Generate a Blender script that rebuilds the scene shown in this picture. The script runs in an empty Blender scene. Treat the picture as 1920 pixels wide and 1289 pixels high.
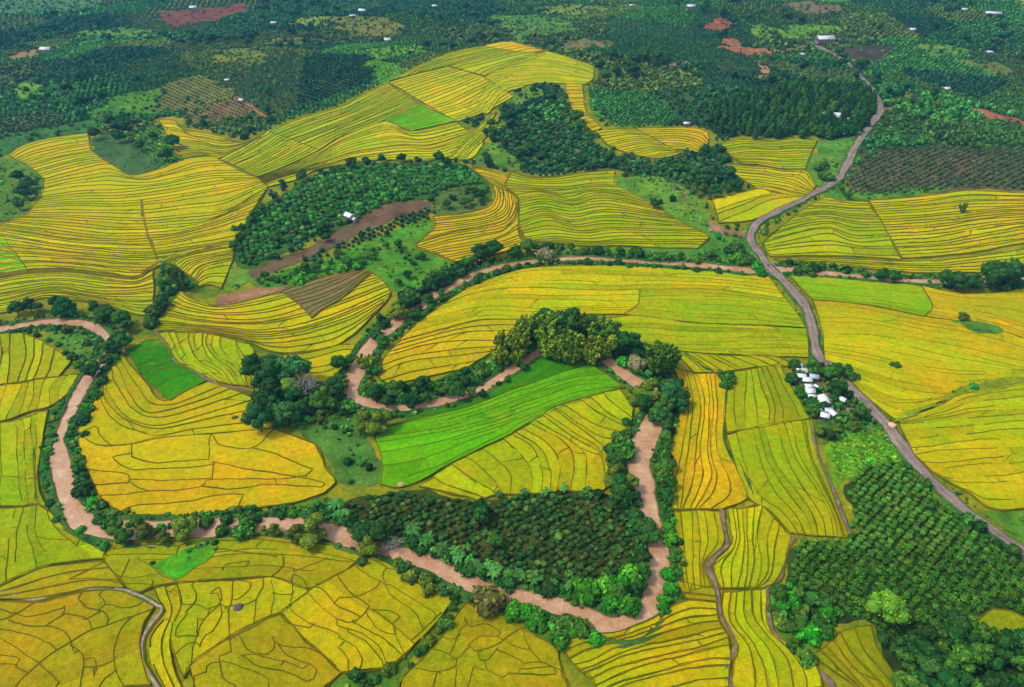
import bpy, math, random
import numpy as np
from mathutils import Vector
from mathutils.geometry import delaunay_2d_cdt

rng = np.random.default_rng(7)
random.seed(7)
SC = bpy.context.scene
COL = SC.collection
R = math.radians

# ------------------------------------------------------------------ camera, sky, sun, exposure
CAM_H, PITCH, FPX = 190.0, R(36.0), 1280.0
cam_d = bpy.data.cameras.new("camera")
cam_d.sensor_width = 36.0
cam_d.lens = 24.0
cam_d.clip_start = 1.0
cam_d.clip_end = 20000.0
cam = bpy.data.objects.new("camera", cam_d)
cam.location = (0, 0, CAM_H)
cam.rotation_euler = (math.pi / 2 - PITCH, 0, 0)
COL.objects.link(cam)
SC.camera = cam

SUN_EL, SUN_AZ = R(56), R(-95)      # azimuth from +Y, clockwise: the sun stands to the left
world = bpy.data.worlds.new("World")
SC.world = world
world.use_nodes = True
nt = world.node_tree
sky = nt.nodes.new("ShaderNodeTexSky")
sky.sky_type = 'NISHITA'
sky.sun_disc = False
sky.sun_elevation = SUN_EL
sky.sun_rotation = SUN_AZ
sky.dust_density = 2.0
hsv = nt.nodes.new("ShaderNodeHueSaturation")          # thin bright overcast: the sky is paler than clear blue
hsv.inputs["Saturation"].default_value = 0.45
nt.links.new(sky.outputs[0], hsv.inputs["Color"])
nt.links.new(hsv.outputs[0], nt.nodes["Background"].inputs[0])
nt.nodes["Background"].inputs[1].default_value = 0.15
sun_d = bpy.data.lights.new("sun", 'SUN')
sun_d.energy = 1.8
sun_d.angle = R(10)
sun_d.color = (1.0, 0.95, 0.86)
sun = bpy.data.objects.new("sun", sun_d)
sd = Vector((math.sin(SUN_AZ) * math.cos(SUN_EL), math.cos(SUN_AZ) * math.cos(SUN_EL), math.sin(SUN_EL)))
sun.rotation_euler = sd.to_track_quat('Z', 'Y').to_euler()
sun.location = sd * 400
COL.objects.link(sun)
SC.view_settings.view_transform = 'Standard'
SC.view_settings.look = 'None'
SC.view_settings.exposure = 0.52
SC.view_settings.gamma = 1.0
SC.cycles.use_denoising = True
SC.cycles.volume_bounces = 0
SC.cycles.max_bounces = 5

# ------------------------------------------------------------------ pixel (1920x1289) -> ground
CP, SP = math.cos(PITCH), math.sin(PITCH)
def pts(s, view=None):
    a = np.array([[float(q) for q in p.split(',')] for p in s.split()])
    if view:
        a = a / 3.0 + np.array([640.0 * int(view[0]), 430.0 * int(view[1])])
    return a
def ray(uv):
    uv = np.asarray(uv, float)
    xn = (uv[..., 0] - 960) / FPX
    yn = (644.5 - uv[..., 1]) / FPX
    return np.stack([xn, CP + yn * SP, -SP + yn * CP], -1)
def flat(uv, z=0.0):
    d = ray(uv)
    t = (np.asarray(z) - CAM_H) / d[..., 2]
    return d[..., :2] * t[..., None]
def project(x, y, z):
    z = z - CAM_H
    dz = y * CP - z * SP
    u = 960 + FPX * x / dz
    v = 644.5 - FPX * (y * SP + z * CP) / dz
    return u, v, dz

RIVER_PX = pts("1990,524 1920,525 1830,529 1760,530 1700,528 1650,524 1600,519 1530,512 1480,507 1445,508 1410,509 1340,502 1270,497 1210,494 "
    "1150,490 1100,486 1050,488 990,493 940,502 890,517 860,531 830,546 800,562 772,588 745,606 725,621 702,640 680,668 670,697 661,722 658,738 "
    "668,749 690,758 730,766 790,763 850,748 890,737 930,714 960,696 985,680 1007,664 1030,650 1065,645 1100,655 1135,676 1160,694 1182,712 1208,728 1232,745 1240,770 "
    "1225,798 1212,822 1198,846 1195,875 1205,905 1212,940 1216,975 1225,1005 1234,1035 1238,1070 1232,1108 1216,1145 1190,1170 1152,1178 1110,1165 "
    "1060,1145 1010,1130 960,1121 910,1107 870,1090 830,1071 790,1052 740,1036 690,1024 650,1011 620,1000 580,990 530,984 470,988 420,991 360,996 "
    "300,1000 240,997 195,995 165,985 145,965 128,935 118,900 113,865 112,830 120,800 135,768 150,740 166,712 182,690 200,665 206,648 196,630 "
    "175,616 148,608 105,605 60,609 0,620 -70,632")
RIVER = flat(RIVER_PX)
ROAD_PX = pts("1990,1090 1930,1046 1890,1018 1850,990 1800,952 1750,907 1710,865 1685,832 1660,797 1622,758 1582,716 1548,686 1531,660 1524,630 1519,600 "
    "1504,568 1478,538 1447,508 1424,478 1409,455 1410,432 1435,409 1480,387 1530,362 1568,340 1588,310 1608,270 1633,235 1651,208 1645,185 1626,158 1602,132 1575,110 1548,95 1528,87 1516,80")

# relief: hills given by the pixel their centre stands at, height, radii
HILLS = [(640, 375, 9, 95, 45), (1060, 250, 9, 95, 60), (900, 150, 13, 170, 110), (1480, 210, 10, 140, 80), (1750, 310, 8, 150, 70),
         (180, 150, 12, 210, 110), (560, 130, 12, 170, 100), (1250, 60, 18, 260, 150), (300, -40, 22, 320, 160), (1800, 40, 20, 300, 150),
         (1180, 370, 4, 110, 40), (150, 430, 4, 120, 50), (1780, 420, 4, 120, 35), (1700, 1130, 4, 45, 40), (250, 1180, 2.5, 60, 45), (900, -60, 16, 300, 160)]
_H = []
for (u, v, hh, rx, ry) in HILLS:
    c = flat(np.array([u, v]))
    _H.append((c[0], c[1], hh, rx, ry))
def seg_dist(x, y, line, cap=80.0):
    d = np.full(np.shape(x), cap * cap)
    for (a, b) in zip(line[:-1], line[1:]):
        ab = b - a
        L = max(1e-9, float(ab @ ab))
        t = np.clip(((x - a[0]) * ab[0] + (y - a[1]) * ab[1]) / L, 0, 1)
        dx = x - a[0] - t * ab[0]
        dy = y - a[1] - t * ab[1]
        d = np.minimum(d, dx * dx + dy * dy)
    return np.sqrt(d)
def height_exact(x, y):
    x = np.asarray(x, float); y = np.asarray(y, float)
    h = np.zeros(np.broadcast(x, y).shape)
    for (cx, cy, hh, rx, ry) in _H:
        h = h + hh * np.exp(-((x - cx) / rx) ** 2 - ((y - cy) / ry) ** 2)
    far = np.clip((y - 450) / 500, 0, 1)
    h = h + far * 5 * np.sin(x * 0.013 + 1.0) * np.sin(y * 0.017 + 0.4)
    d = seg_dist(x, y, RIVER)
    s = np.clip((d - 8) / 60, 0, 1)
    return h * s * s * (3 - 2 * s)
_hx = np.arange(-1300, 1301, 4.0); _hy = np.arange(0, 1601, 4.0)
_HG = height_exact(*np.meshgrid(_hx, _hy))
def height(x, y):
    x = np.asarray(x, float); y = np.asarray(y, float)
    fx = np.clip((x + 1300) / 4, 0, len(_hx) - 1.001); fy = np.clip(y / 4, 0, len(_hy) - 1.001)
    i = fx.astype(int); j = fy.astype(int); a = fx - i; b = fy - j
    return (_HG[j, i] * (1 - a) + _HG[j, i + 1] * a) * (1 - b) + (_HG[j + 1, i] * (1 - a) + _HG[j + 1, i + 1] * a) * b
def ground(uv):
    uv = np.asarray(uv, float)
    z = np.zeros(uv.shape[:-1])
    for _ in range(14):
        p = flat(uv, z)
        z = 0.5 * z + 0.5 * height(p[..., 0], p[..., 1])
    return flat(uv, z)
def spline(p, step=3.0, n=None):
    p = np.asarray(p, float)
    q = np.vstack([2 * p[0] - p[1], p, 2 * p[-1] - p[-2]])
    out = []
    for i in range(1, len(q) - 2):
        t = np.linspace(0, 1, 12, endpoint=False)[:, None]
        a, b, c, d = q[i - 1], q[i], q[i + 1], q[i + 2]
        out.append(0.5 * (2 * b + (c - a) * t + (2 * a - 5 * b + 4 * c - d) * t * t + (3 * b - a - 3 * c + d) * t ** 3))
    out = np.vstack(out + [p[-1:]])
    L = np.concatenate([[0], np.cumsum(np.hypot(*np.diff(out, axis=0).T))])
    if n is None:
        n = max(2, int(L[-1] / step) + 1)
    s = np.linspace(0, L[-1], n)
    return np.stack([np.interp(s, L, out[:, 0]), np.interp(s, L, out[:, 1])], 1)

# ------------------------------------------------------------------ materials
def lin(r, g, b):
    f = lambda c: (c / 255 / 12.92) if c / 255 <= 0.04045 else ((c / 255 + 0.055) / 1.055) ** 2.4
    return (f(r), f(g), f(b))
class NT:
    def __init__(s, name):
        s.m = bpy.data.materials.new(name)
        s.m.use_nodes = True
        s.t = s.m.node_tree
        s.b = s.t.nodes["Principled BSDF"]
        s.out = s.t.nodes["Material Output"]
    def n(s, kind, **kw):
        nd = s.t.nodes.new(kind)
        for k, v in kw.items():
            setattr(nd, k, v)
        return nd
    def l(s, a, b):
        s.t.links.new(a, b)
    def noise(s, scale, detail=3.0, rough=0.55, vec=None, dims='3D'):
        nd = s.n("ShaderNodeTexNoise", noise_dimensions=dims)
        nd.inputs["Scale"].default_value = scale
        nd.inputs["Detail"].default_value = detail
        nd.inputs["Roughness"].default_value = rough
        if vec is None:
            if not hasattr(s, 'g'):
                s.g = s.n("ShaderNodeNewGeometry")
            vec = s.g.outputs["Position"]
        s.l(vec, nd.inputs["Vector"])
        return nd.outputs["Fac"]
    def ramp(s, fac, stops):
        nd = s.n("ShaderNodeValToRGB")
        e = nd.color_ramp.elements
        while len(e) < len(stops):
            e.new(0.5)
        for q, (p, c) in zip(e, stops):
            q.position = p
            q.color = (*c, 1) if len(c) == 3 else c
        s.l(fac, nd.inputs[0])
        return nd.outputs[0]
    def mix(s, fac, a, b, mode='MIX'):
        nd = s.n("ShaderNodeMix", data_type='RGBA', blend_type=mode)
        for k, v in ((0, fac), (6, a), (7, b)):
            if hasattr(v, 'links') or isinstance(v, bpy.types.NodeSocket):
                s.l(v, nd.inputs[k])
            elif isinstance(v, (int, float)):
                nd.inputs[k].default_value = v
            else:
                nd.inputs[k].default_value = (*v, 1)
        return nd.outputs[2]
    def attr(s, name='col'):
        nd = s.n("ShaderNodeAttribute", attribute_name=name)
        return nd.outputs["Color"]
    def rangev(s, fac, lo, hi, a=0.3, b=0.7):
        nd = s.n("ShaderNodeMapRange")
        s.l(fac, nd.inputs[0])
        for i, v in enumerate((a, b, lo, hi)):
            nd.inputs[i + 1].default_value = v
        return nd.outputs[0]
    def bump(s, fac, strength, dist):
        nd = s.n("ShaderNodeBump")
        nd.inputs["Strength"].default_value = strength
        nd.inputs["Distance"].default_value = dist
        s.l(fac, nd.inputs["Height"])
        s.l(nd.outputs[0], s.b.inputs["Normal"])
    def done(s, color=None, rough=0.9, spec=0.1):
        if color is not None:
            if isinstance(color, bpy.types.NodeSocket):
                s.l(color, s.b.inputs["Base Color"])
            else:
                s.b.inputs["Base Color"].default_value = (*color, 1)
        s.b.inputs["Roughness"].default_value = rough
        s.b.inputs["Specular IOR Level"].default_value = spec
        return s.m
def m_rice():
    t = NT("rice_stand")
    c = t.attr()
    grn = t.mix(1.0, c, (0.62, 0.98, 0.8), 'MULTIPLY')
    org = t.mix(1.0, c, (1.08, 0.95, 0.9), 'MULTIPLY')
    a = t.mix(t.rangev(t.noise(0.03, 5, 0.65), 0, 1, 0.43, 0.64), grn, org)
    c2 = t.mix(0.75, c, a)
    c3 = t.mix(t.rangev(t.noise(0.22, 4, 0.7), 0.55, 0, 0.34, 0.56), c2, t.mix(1.0, c2, (0.74, 0.90, 0.7), 'MULTIPLY'))
    c4 = t.mix(t.rangev(t.noise(0.075, 6, 0.75), 0, 0.30, 0.55, 0.70), c3, (0.42, 0.34, 0.015))
    v = t.n("ShaderNodeHueSaturation")
    t.l(c4, v.inputs["Color"])
    mm = t.n("ShaderNodeMath", operation='MULTIPLY')
    t.l(t.rangev(t.noise(0.55, 6, 0.78), 0.66, 1.30), mm.inputs[0])
    t.l(t.rangev(t.noise(2.6, 3, 0.75), 0.72, 1.26), mm.inputs[1])
    t.l(mm.outputs[0], v.inputs["Value"])
    t.bump(t.noise(1.3, 5, 0.8), 0.9, 0.7)
    return t.done(v.outputs[0], 0.95, 0.0)
def m_bund():
    t = NT("bund_grass_and_mud")
    c = t.ramp(t.noise(0.12, 5, 0.7), [(0.32, (0.055, 0.075, 0.002)), (0.5, (0.130, 0.115, 0.002)), (0.66, (0.175, 0.115, 0.010))])
    return t.done(c, 0.95, 0.05)
def m_field_var(name, c0, c1, c2, s1=0.05, s2=0.8, bump=0.5, rough=0.95):
    t = NT(name)
    a = t.ramp(t.noise(s1, 6, 0.65), [(0.34, c0), (0.5, c1), (0.66, c2)])
    k = t.rangev(t.noise(s2, 4, 0.7), 0.65, 1.3)
    v = t.n("ShaderNodeHueSaturation")
    t.l(a, v.inputs["Color"]); t.l(k, v.inputs["Value"])
    if bump:
        t.bump(t.noise(1.0, 4, 0.7), bump, 0.6)
    return t.done(v.outputs[0], rough, 0.08)
def m_land():
    t = NT("land")
    f = t.ramp(t.noise(0.02, 6, 0.65), [(0.34, (0.012, 0.045, 0.018)), (0.5, (0.028, 0.080, 0.022)), (0.66, (0.075, 0.090, 0.025))])
    g = t.ramp(t.noise(0.06, 6, 0.65), [(0.34, (0.07, 0.14, 0.008)), (0.5, (0.18, 0.20, 0.006)), (0.66, (0.30, 0.26, 0.006))])
    c = t.mix(t.attr(), f, g)
    v = t.n("ShaderNodeHueSaturation")
    t.l(c, v.inputs["Color"]); t.l(t.rangev(t.noise(0.6, 4, 0.7), 0.65, 1.3), v.inputs["Value"])
    t.bump(t.noise(1.0, 4, 0.7), 0.5, 0.6)
    return t.done(v.outputs[0], 0.95, 0.06)
def m_attr_ground():
    t = NT("patch_ground")
    c = t.attr()
    v = t.n("ShaderNodeHueSaturation")
    t.l(c, v.inputs["Color"])
    mm = t.n("ShaderNodeMath", operation='MULTIPLY')
    t.l(t.rangev(t.noise(0.09, 6, 0.7), 0.50, 1.5), mm.inputs[0])
    t.l(t.rangev(t.noise(0.7, 5, 0.8), 0.60, 1.40), mm.inputs[1])
    t.l(mm.outputs[0], v.inputs["Value"])
    t.l(t.rangev(t.noise(0.06, 5, 0.65), 0.440, 0.508), v.inputs["Hue"])
    t.bump(t.noise(0.9, 4, 0.75), 0.6, 0.6)
    return t.done(v.outputs[0], 0.95, 0.06)
def m_foliage_mass():
    t = NT("massed_foliage")
    v = t.n("ShaderNodeHueSaturation")
    t.l(t.attr(), v.inputs["Color"])
    v.inputs["Value"].default_value = 1.4
    return t.done(v.outputs[0], 0.75, 0.06)
def m_foliage():
    t = NT("foliage")
    c = t.attr()
    oi = t.n("ShaderNodeObjectInfo")
    v = t.n("ShaderNodeHueSaturation")
    t.l(c, v.inputs["Color"])
    t.l(t.rangev(oi.outputs["Random"], 1.0, 2.0, 0, 1), v.inputs["Value"])
    m2 = t.n("ShaderNodeMath", operation='FRACT')
    m3 = t.n("ShaderNodeMath", operation='MULTIPLY'); m3.inputs[1].default_value = 7.31
    t.l(oi.outputs["Random"], m3.inputs[0]); t.l(m3.outputs[0], m2.inputs[0])
    t.l(t.rangev(m2.outputs[0], 0.482, 0.515, 0, 1), v.inputs["Hue"])
    return t.done(v.outputs[0], 0.75, 0.06)
def m_bark():
    t = NT("bark")
    return t.done(t.ramp(t.noise(3, 4), [(0.3, (0.07, 0.05, 0.035)), (0.7, (0.20, 0.16, 0.12))]), 0.9, 0.1)
def m_grey_wood():
    t = NT("dry_grey_wood")
    return t.done(t.ramp(t.noise(2, 4), [(0.3, (0.17, 0.15, 0.14)), (0.7, (0.42, 0.38, 0.36))]), 0.9, 0.1)
def m_water():
    t = NT("muddy_water")
    a = t.ramp(t.noise(0.09, 7, 0.75), [(0.33, (0.28, 0.12, 0.04)), (0.45, (0.42, 0.215, 0.10)), (0.58, (0.51, 0.295, 0.155)), (0.70, (0.66, 0.46, 0.31))])
    b = t.mix(t.rangev(t.noise(0.8, 6, 0.8), 0, 0.55, 0.52, 0.72), a, (0.72, 0.58, 0.48))  # pale flecks painted into the colour for rapids and glints on the water
    t.bump(t.noise(0.7, 6, 0.8), 0.45, 0.4)
    return t.done(b, 0.12, 0.6)
def m_road():
    t = NT("dirt_road")
    a = t.ramp(t.noise(0.10, 6, 0.75), [(0.34, (0.15, 0.115, 0.105)), (0.52, (0.245, 0.18, 0.16)), (0.68, (0.34, 0.25, 0.205))])
    tr = t.ramp(t.attr(), [(0.0, (.78, .80, .74)), (0.28, (.85, .84, .80)), (0.42, (1.15, 1.12, 1.1)), (0.62, (1.15, 1.12, 1.1)), (0.8, (.8, .76, .7)), (1.0, (.62, .62, .45))])
    a = t.mix(t.rangev(t.noise(0.25, 4, 0.7), 0.3, 1.0), a, t.mix(1.0, a, tr, 'MULTIPLY'))
    k = t.rangev(t.noise(0.9, 5, 0.8), 0.62, 1.35)
    v = t.n("ShaderNodeHueSaturation")
    t.l(a, v.inputs["Color"]); t.l(k, v.inputs["Value"])
    t.bump(t.noise(1.2, 4, 0.7), 0.5, 0.3)
    return t.done(v.outputs[0], 0.9, 0.1)
def m_plain(name, c, rough=0.7, spec=0.2, var=0.15, scale=1.0):
    t = NT(name)
    lo = tuple(q * (1 - var) for q in c); hi = tuple(min(1, q * (1 + var)) for q in c)
    return t.done(t.ramp(t.noise(scale, 4), [(0.3, lo), (0.7, hi)]), rough, spec)
def m_roof(name, c):
    t = NT(name)
    tc = t.n("ShaderNodeTexCoord")
    w = t.n("ShaderNodeTexWave", wave_type='BANDS', bands_direction='X')
    w.inputs["Scale"].default_value = 2.2
    t.l(tc.outputs["Object"], w.inputs["Vector"])
    lo = tuple(q * 0.82 for q in c)
    a = t.ramp(t.noise(0.9, 4), [(0.32, lo), (0.6, c)])
    t.bump(w.outputs["Fac"], 0.35, 0.06)
    return t.done(a, 0.45, 0.4)
M = dict(rice=m_rice(), bund=m_bund(), patch=m_attr_ground(), leaf=m_foliage(), leafm=m_foliage_mass(), bark=m_bark(), grey=m_grey_wood(), water=m_water(), road=m_road(),
         ground=m_land(),
         bank=m_field_var("river_bank_growth", (0.018, 0.075, 0.014), (0.035, 0.12, 0.018), (0.085, 0.13, 0.02), 0.12, 0.9),
         mud=m_plain("red_mud", (0.28, 0.13, 0.065), 0.9, 0.1, 0.3, 0.5),
         concrete=m_plain("weathered_concrete", (0.26, 0.225, 0.20), 0.85, 0.2, 0.5, 0.6),
         ditch=m_plain("muddy_ditch", (0.17, 0.115, 0.085), 0.8, 0.2, 0.5, 0.5),
         wall=m_plain("rendered_wall", (0.30, 0.26, 0.23), 0.85, 0.15, 0.12, 1.0),
         plank=m_plain("plank_wall", (0.16, 0.10, 0.07), 0.85, 0.15, 0.3, 1.5),
         glass=m_plain("dark_opening", (0.02, 0.02, 0.022), 0.3, 0.5, 0.1),
         door=m_plain("painted_door", (0.10, 0.13, 0.20), 0.6, 0.3),
         white=m_roof("white_metal_roof", (0.80, 0.82, 0.84)), dull=m_roof("weathered_white_roof", (0.62, 0.63, 0.64)), blue=m_roof("grey_blue_metal_roof", (0.42, 0.52, 0.60)),
         lilac=m_roof("lilac_metal_roof", (0.62, 0.60, 0.74)), tin=m_roof("tan_thatch", (0.42, 0.34, 0.22)),
         metal=m_plain("galvanised_metal", (0.5, 0.5, 0.5), 0.5, 0.5), dark=m_plain("dark_paint", (0.03, 0.03, 0.035), 0.5, 0.4),
         cloth=m_plain("work_cloth", (0.10, 0.07, 0.12), 0.9, 0.1))

# ------------------------------------------------------------------ mesh helpers
def mesh_np(name, V, faces, mats, mi=None, col=None, smooth=False):
    me = bpy.data.meshes.new(name)
    V = np.ascontiguousarray(V, np.float32)
    me.vertices.add(len(V))
    me.vertices.foreach_set("co", V.ravel())
    faces = [np.asarray(f, np.int32) for f in faces if len(f)]
    li = np.concatenate([f.ravel() for f in faces])
    lt = np.concatenate([np.full(len(f), f.shape[1], np.int32) for f in faces])
    ls = np.concatenate([[0], np.cumsum(lt)[:-1]]).astype(np.int32)
    me.loops.add(len(li))
    me.loops.foreach_set("vertex_index", li)
    me.polygons.add(len(lt))
    me.polygons.foreach_set("loop_start", ls)
    for m in mats:
        me.materials.append(m)
    if mi is not None:
        me.polygons.foreach_set("material_index", np.asarray(mi, np.int32))
    if smooth:
        me.polygons.foreach_set("use_smooth", np.ones(len(lt), bool))
    if col is not None:
        at = me.attributes.new("col", 'FLOAT_COLOR', 'POINT')
        c4 = np.ones((len(V), 4), np.float32)
        c4[:, :3] = col
        at.data.foreach_set("color", c4.ravel())
    me.update(calc_edges=True)
    return me
def link(name, me, parent=None):
    o = bpy.data.objects.new(name, me)
    COL.objects.link(o)
    if parent:
        o.parent = parent
    return o
def tag(o, label, cat, group=None, kind=None):
    o["label"] = label
    o["category"] = cat
    if group:
        o["group"] = group
    if kind:
        o["kind"] = kind
    return o
def lift(xy, z=0.0):
    return np.concatenate([xy, (height(xy[:, 0], xy[:, 1]) + z)[:, None]], 1)
class Acc:
    def __init__(s):
        s.V, s.F, s.C, s.MI, s.n = [], [], [], [], 0
    def add(s, V, Q, c=(0, 0, 0), mi=0):
        s.V.append(V); s.F.append(np.asarray(Q, np.int64) + s.n)
        s.C.append(np.broadcast_to(np.asarray(c, float), (len(V), 3)))
        s.MI.append(np.full(len(Q), mi)); s.n += len(V)
    def mesh(s, name, mats, smooth=False):
        q4 = [f for f in s.F if f.shape[1] == 4]; q3 = [f for f in s.F if f.shape[1] == 3]
        mi = np.concatenate([m for f, m in zip(s.F, s.MI) if f.shape[1] == 4] + [m for f, m in zip(s.F, s.MI) if f.shape[1] == 3])
        fs = []
        if q4: fs.append(np.concatenate(q4))
        if q3: fs.append(np.concatenate(q3))
        return mesh_np(name, np.concatenate(s.V), fs, mats, mi, np.concatenate(s.C), smooth)
def normals(p):
    d = np.gradient(p, axis=0)
    d /= np.maximum(1e-6, np.hypot(d[:, 0], d[:, 1]))[:, None]
    return np.stack([-d[:, 1], d[:, 0]], 1)
def ribbon(acc, p, offs, zs, c=(0, 0, 0), mi=0, mask=None):
    """strip along p: offs (n,k) lateral offsets, zs (k,) or (n,k) heights above the ground"""
    n = len(p); k = offs.shape[1]
    nr = normals(p)
    V = np.zeros((n, k, 3))
    for j in range(k):
        q = p + nr * offs[:, j:j + 1]
        V[:, j, :2] = q
        V[:, j, 2] = height(q[:, 0], q[:, 1]) + (zs[j] if np.ndim(zs) == 1 else zs[:, j])
    I = np.arange(n * k).reshape(n, k)
    Q = np.stack([I[:-1, :-1], I[1:, :-1], I[1:, 1:], I[:-1, 1:]], -1)
    if mask is not None:
        Q = Q[mask[:-1] & mask[1:]]
    Q = Q.reshape(-1, 4)
    if len(Q):
        acc.add(V.reshape(-1, 3), Q, c, mi)
def wob(n, amp, scale=0.35, r=None):
    r = r or rng
    s = np.arange(n)
    out = np.zeros(n)
    for f in (0.5, 1.0, 2.1, 3.7):
        out += np.sin(s * scale * f + r.uniform(0, 6.28)) / f ** 0.7
    return out * amp / 2.2

# ------------------------------------------------------------------ land cover map on the ground plan (1.5 m cells)
MX0, MY0, MS = -1100.0, 40.0, 1.5
MW, MH = 1468, 1000
MASK = np.zeros((MH, MW), np.uint8)
def fill_xy(poly, val, free_only=False):
    p = (np.asarray(poly) - np.array([MX0, MY0])) / MS
    x0, y0 = np.maximum(0, np.floor(p.min(0)).astype(int)); x1, y1 = np.minimum([MW - 1, MH - 1], np.ceil(p.max(0)).astype(int))
    if x1 < x0 or y1 < y0:
        return
    X, Y = np.meshgrid(np.arange(x0, x1 + 1), np.arange(y0, y1 + 1))
    ins = np.zeros(X.shape, bool)
    q = np.roll(p, -1, 0)
    for (ax, ay), (bx, by) in zip(p, q):
        if ay == by: continue
        c = (ay > Y) != (by > Y)
        ins ^= c & (X < (bx - ax) * (Y - ay) / (by - ay) + ax)
    if free_only:
        ins &= MASK[y0:y1 + 1, x0:x1 + 1] == 0
    MASK[y0:y1 + 1, x0:x1 + 1][ins] = val
def inside(poly, x, y):
    ins = np.zeros(len(x), bool)
    q = np.roll(poly, -1, 0)
    for (ax, ay), (bx, by) in zip(poly, q):
        if ay == by: continue
        c = (ay > y) != (by > y)
        ins ^= c & (x < (bx - ax) * (y - ay) / (by - ay) + ax)
    return ins
def cover(x, y):
    i = np.clip(((y - MY0) / MS).astype(int), 0, MH - 1); j = np.clip(((x - MX0) / MS).astype(int), 0, MW - 1)
    return MASK[i, j]

# ------------------------------------------------------------------ the ground, one sheet to the horizon
def axis(a, b, fine0, fine1, step):
    mid = np.arange(fine0, fine1 + step, step)
    out = list(mid)
    s, x = step, fine1
    while x < b:
        s *= 1.35; x += s; out.append(min(x, b))
    s, x = step, fine0
    pre = []
    while x > a:
        s *= 1.35; x -= s; pre.append(max(x, a))
    return np.array(pre[::-1] + out)
gx = axis(-7000, 7000, -900, 900, 4.0)
gy = axis(-3000, 9000, 40, 1400, 4.0)
GX, GY = np.meshgrid(gx, gy)
gz = height(GX, GY) - 0.05
I = np.arange(GX.size).reshape(GX.shape)
gq = np.stack([I[:-1, :-1], I[:-1, 1:], I[1:, 1:], I[1:, :-1]], -1).reshape(-1, 4)
o = link("ground", mesh_np("ground", np.stack([GX.ravel(), GY.ravel(), gz.ravel()], 1), [gq], [M['ground']], None, np.repeat(np.clip((430 + 0.12 * np.abs(GX.ravel()) - GY.ravel()) / 40, 0, 1)[:, None], 3, 1), smooth=True))
GROUND = o
tag(o, "dark green bush land under the fields and plantations of the valley", "ground", kind="structure")

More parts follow.
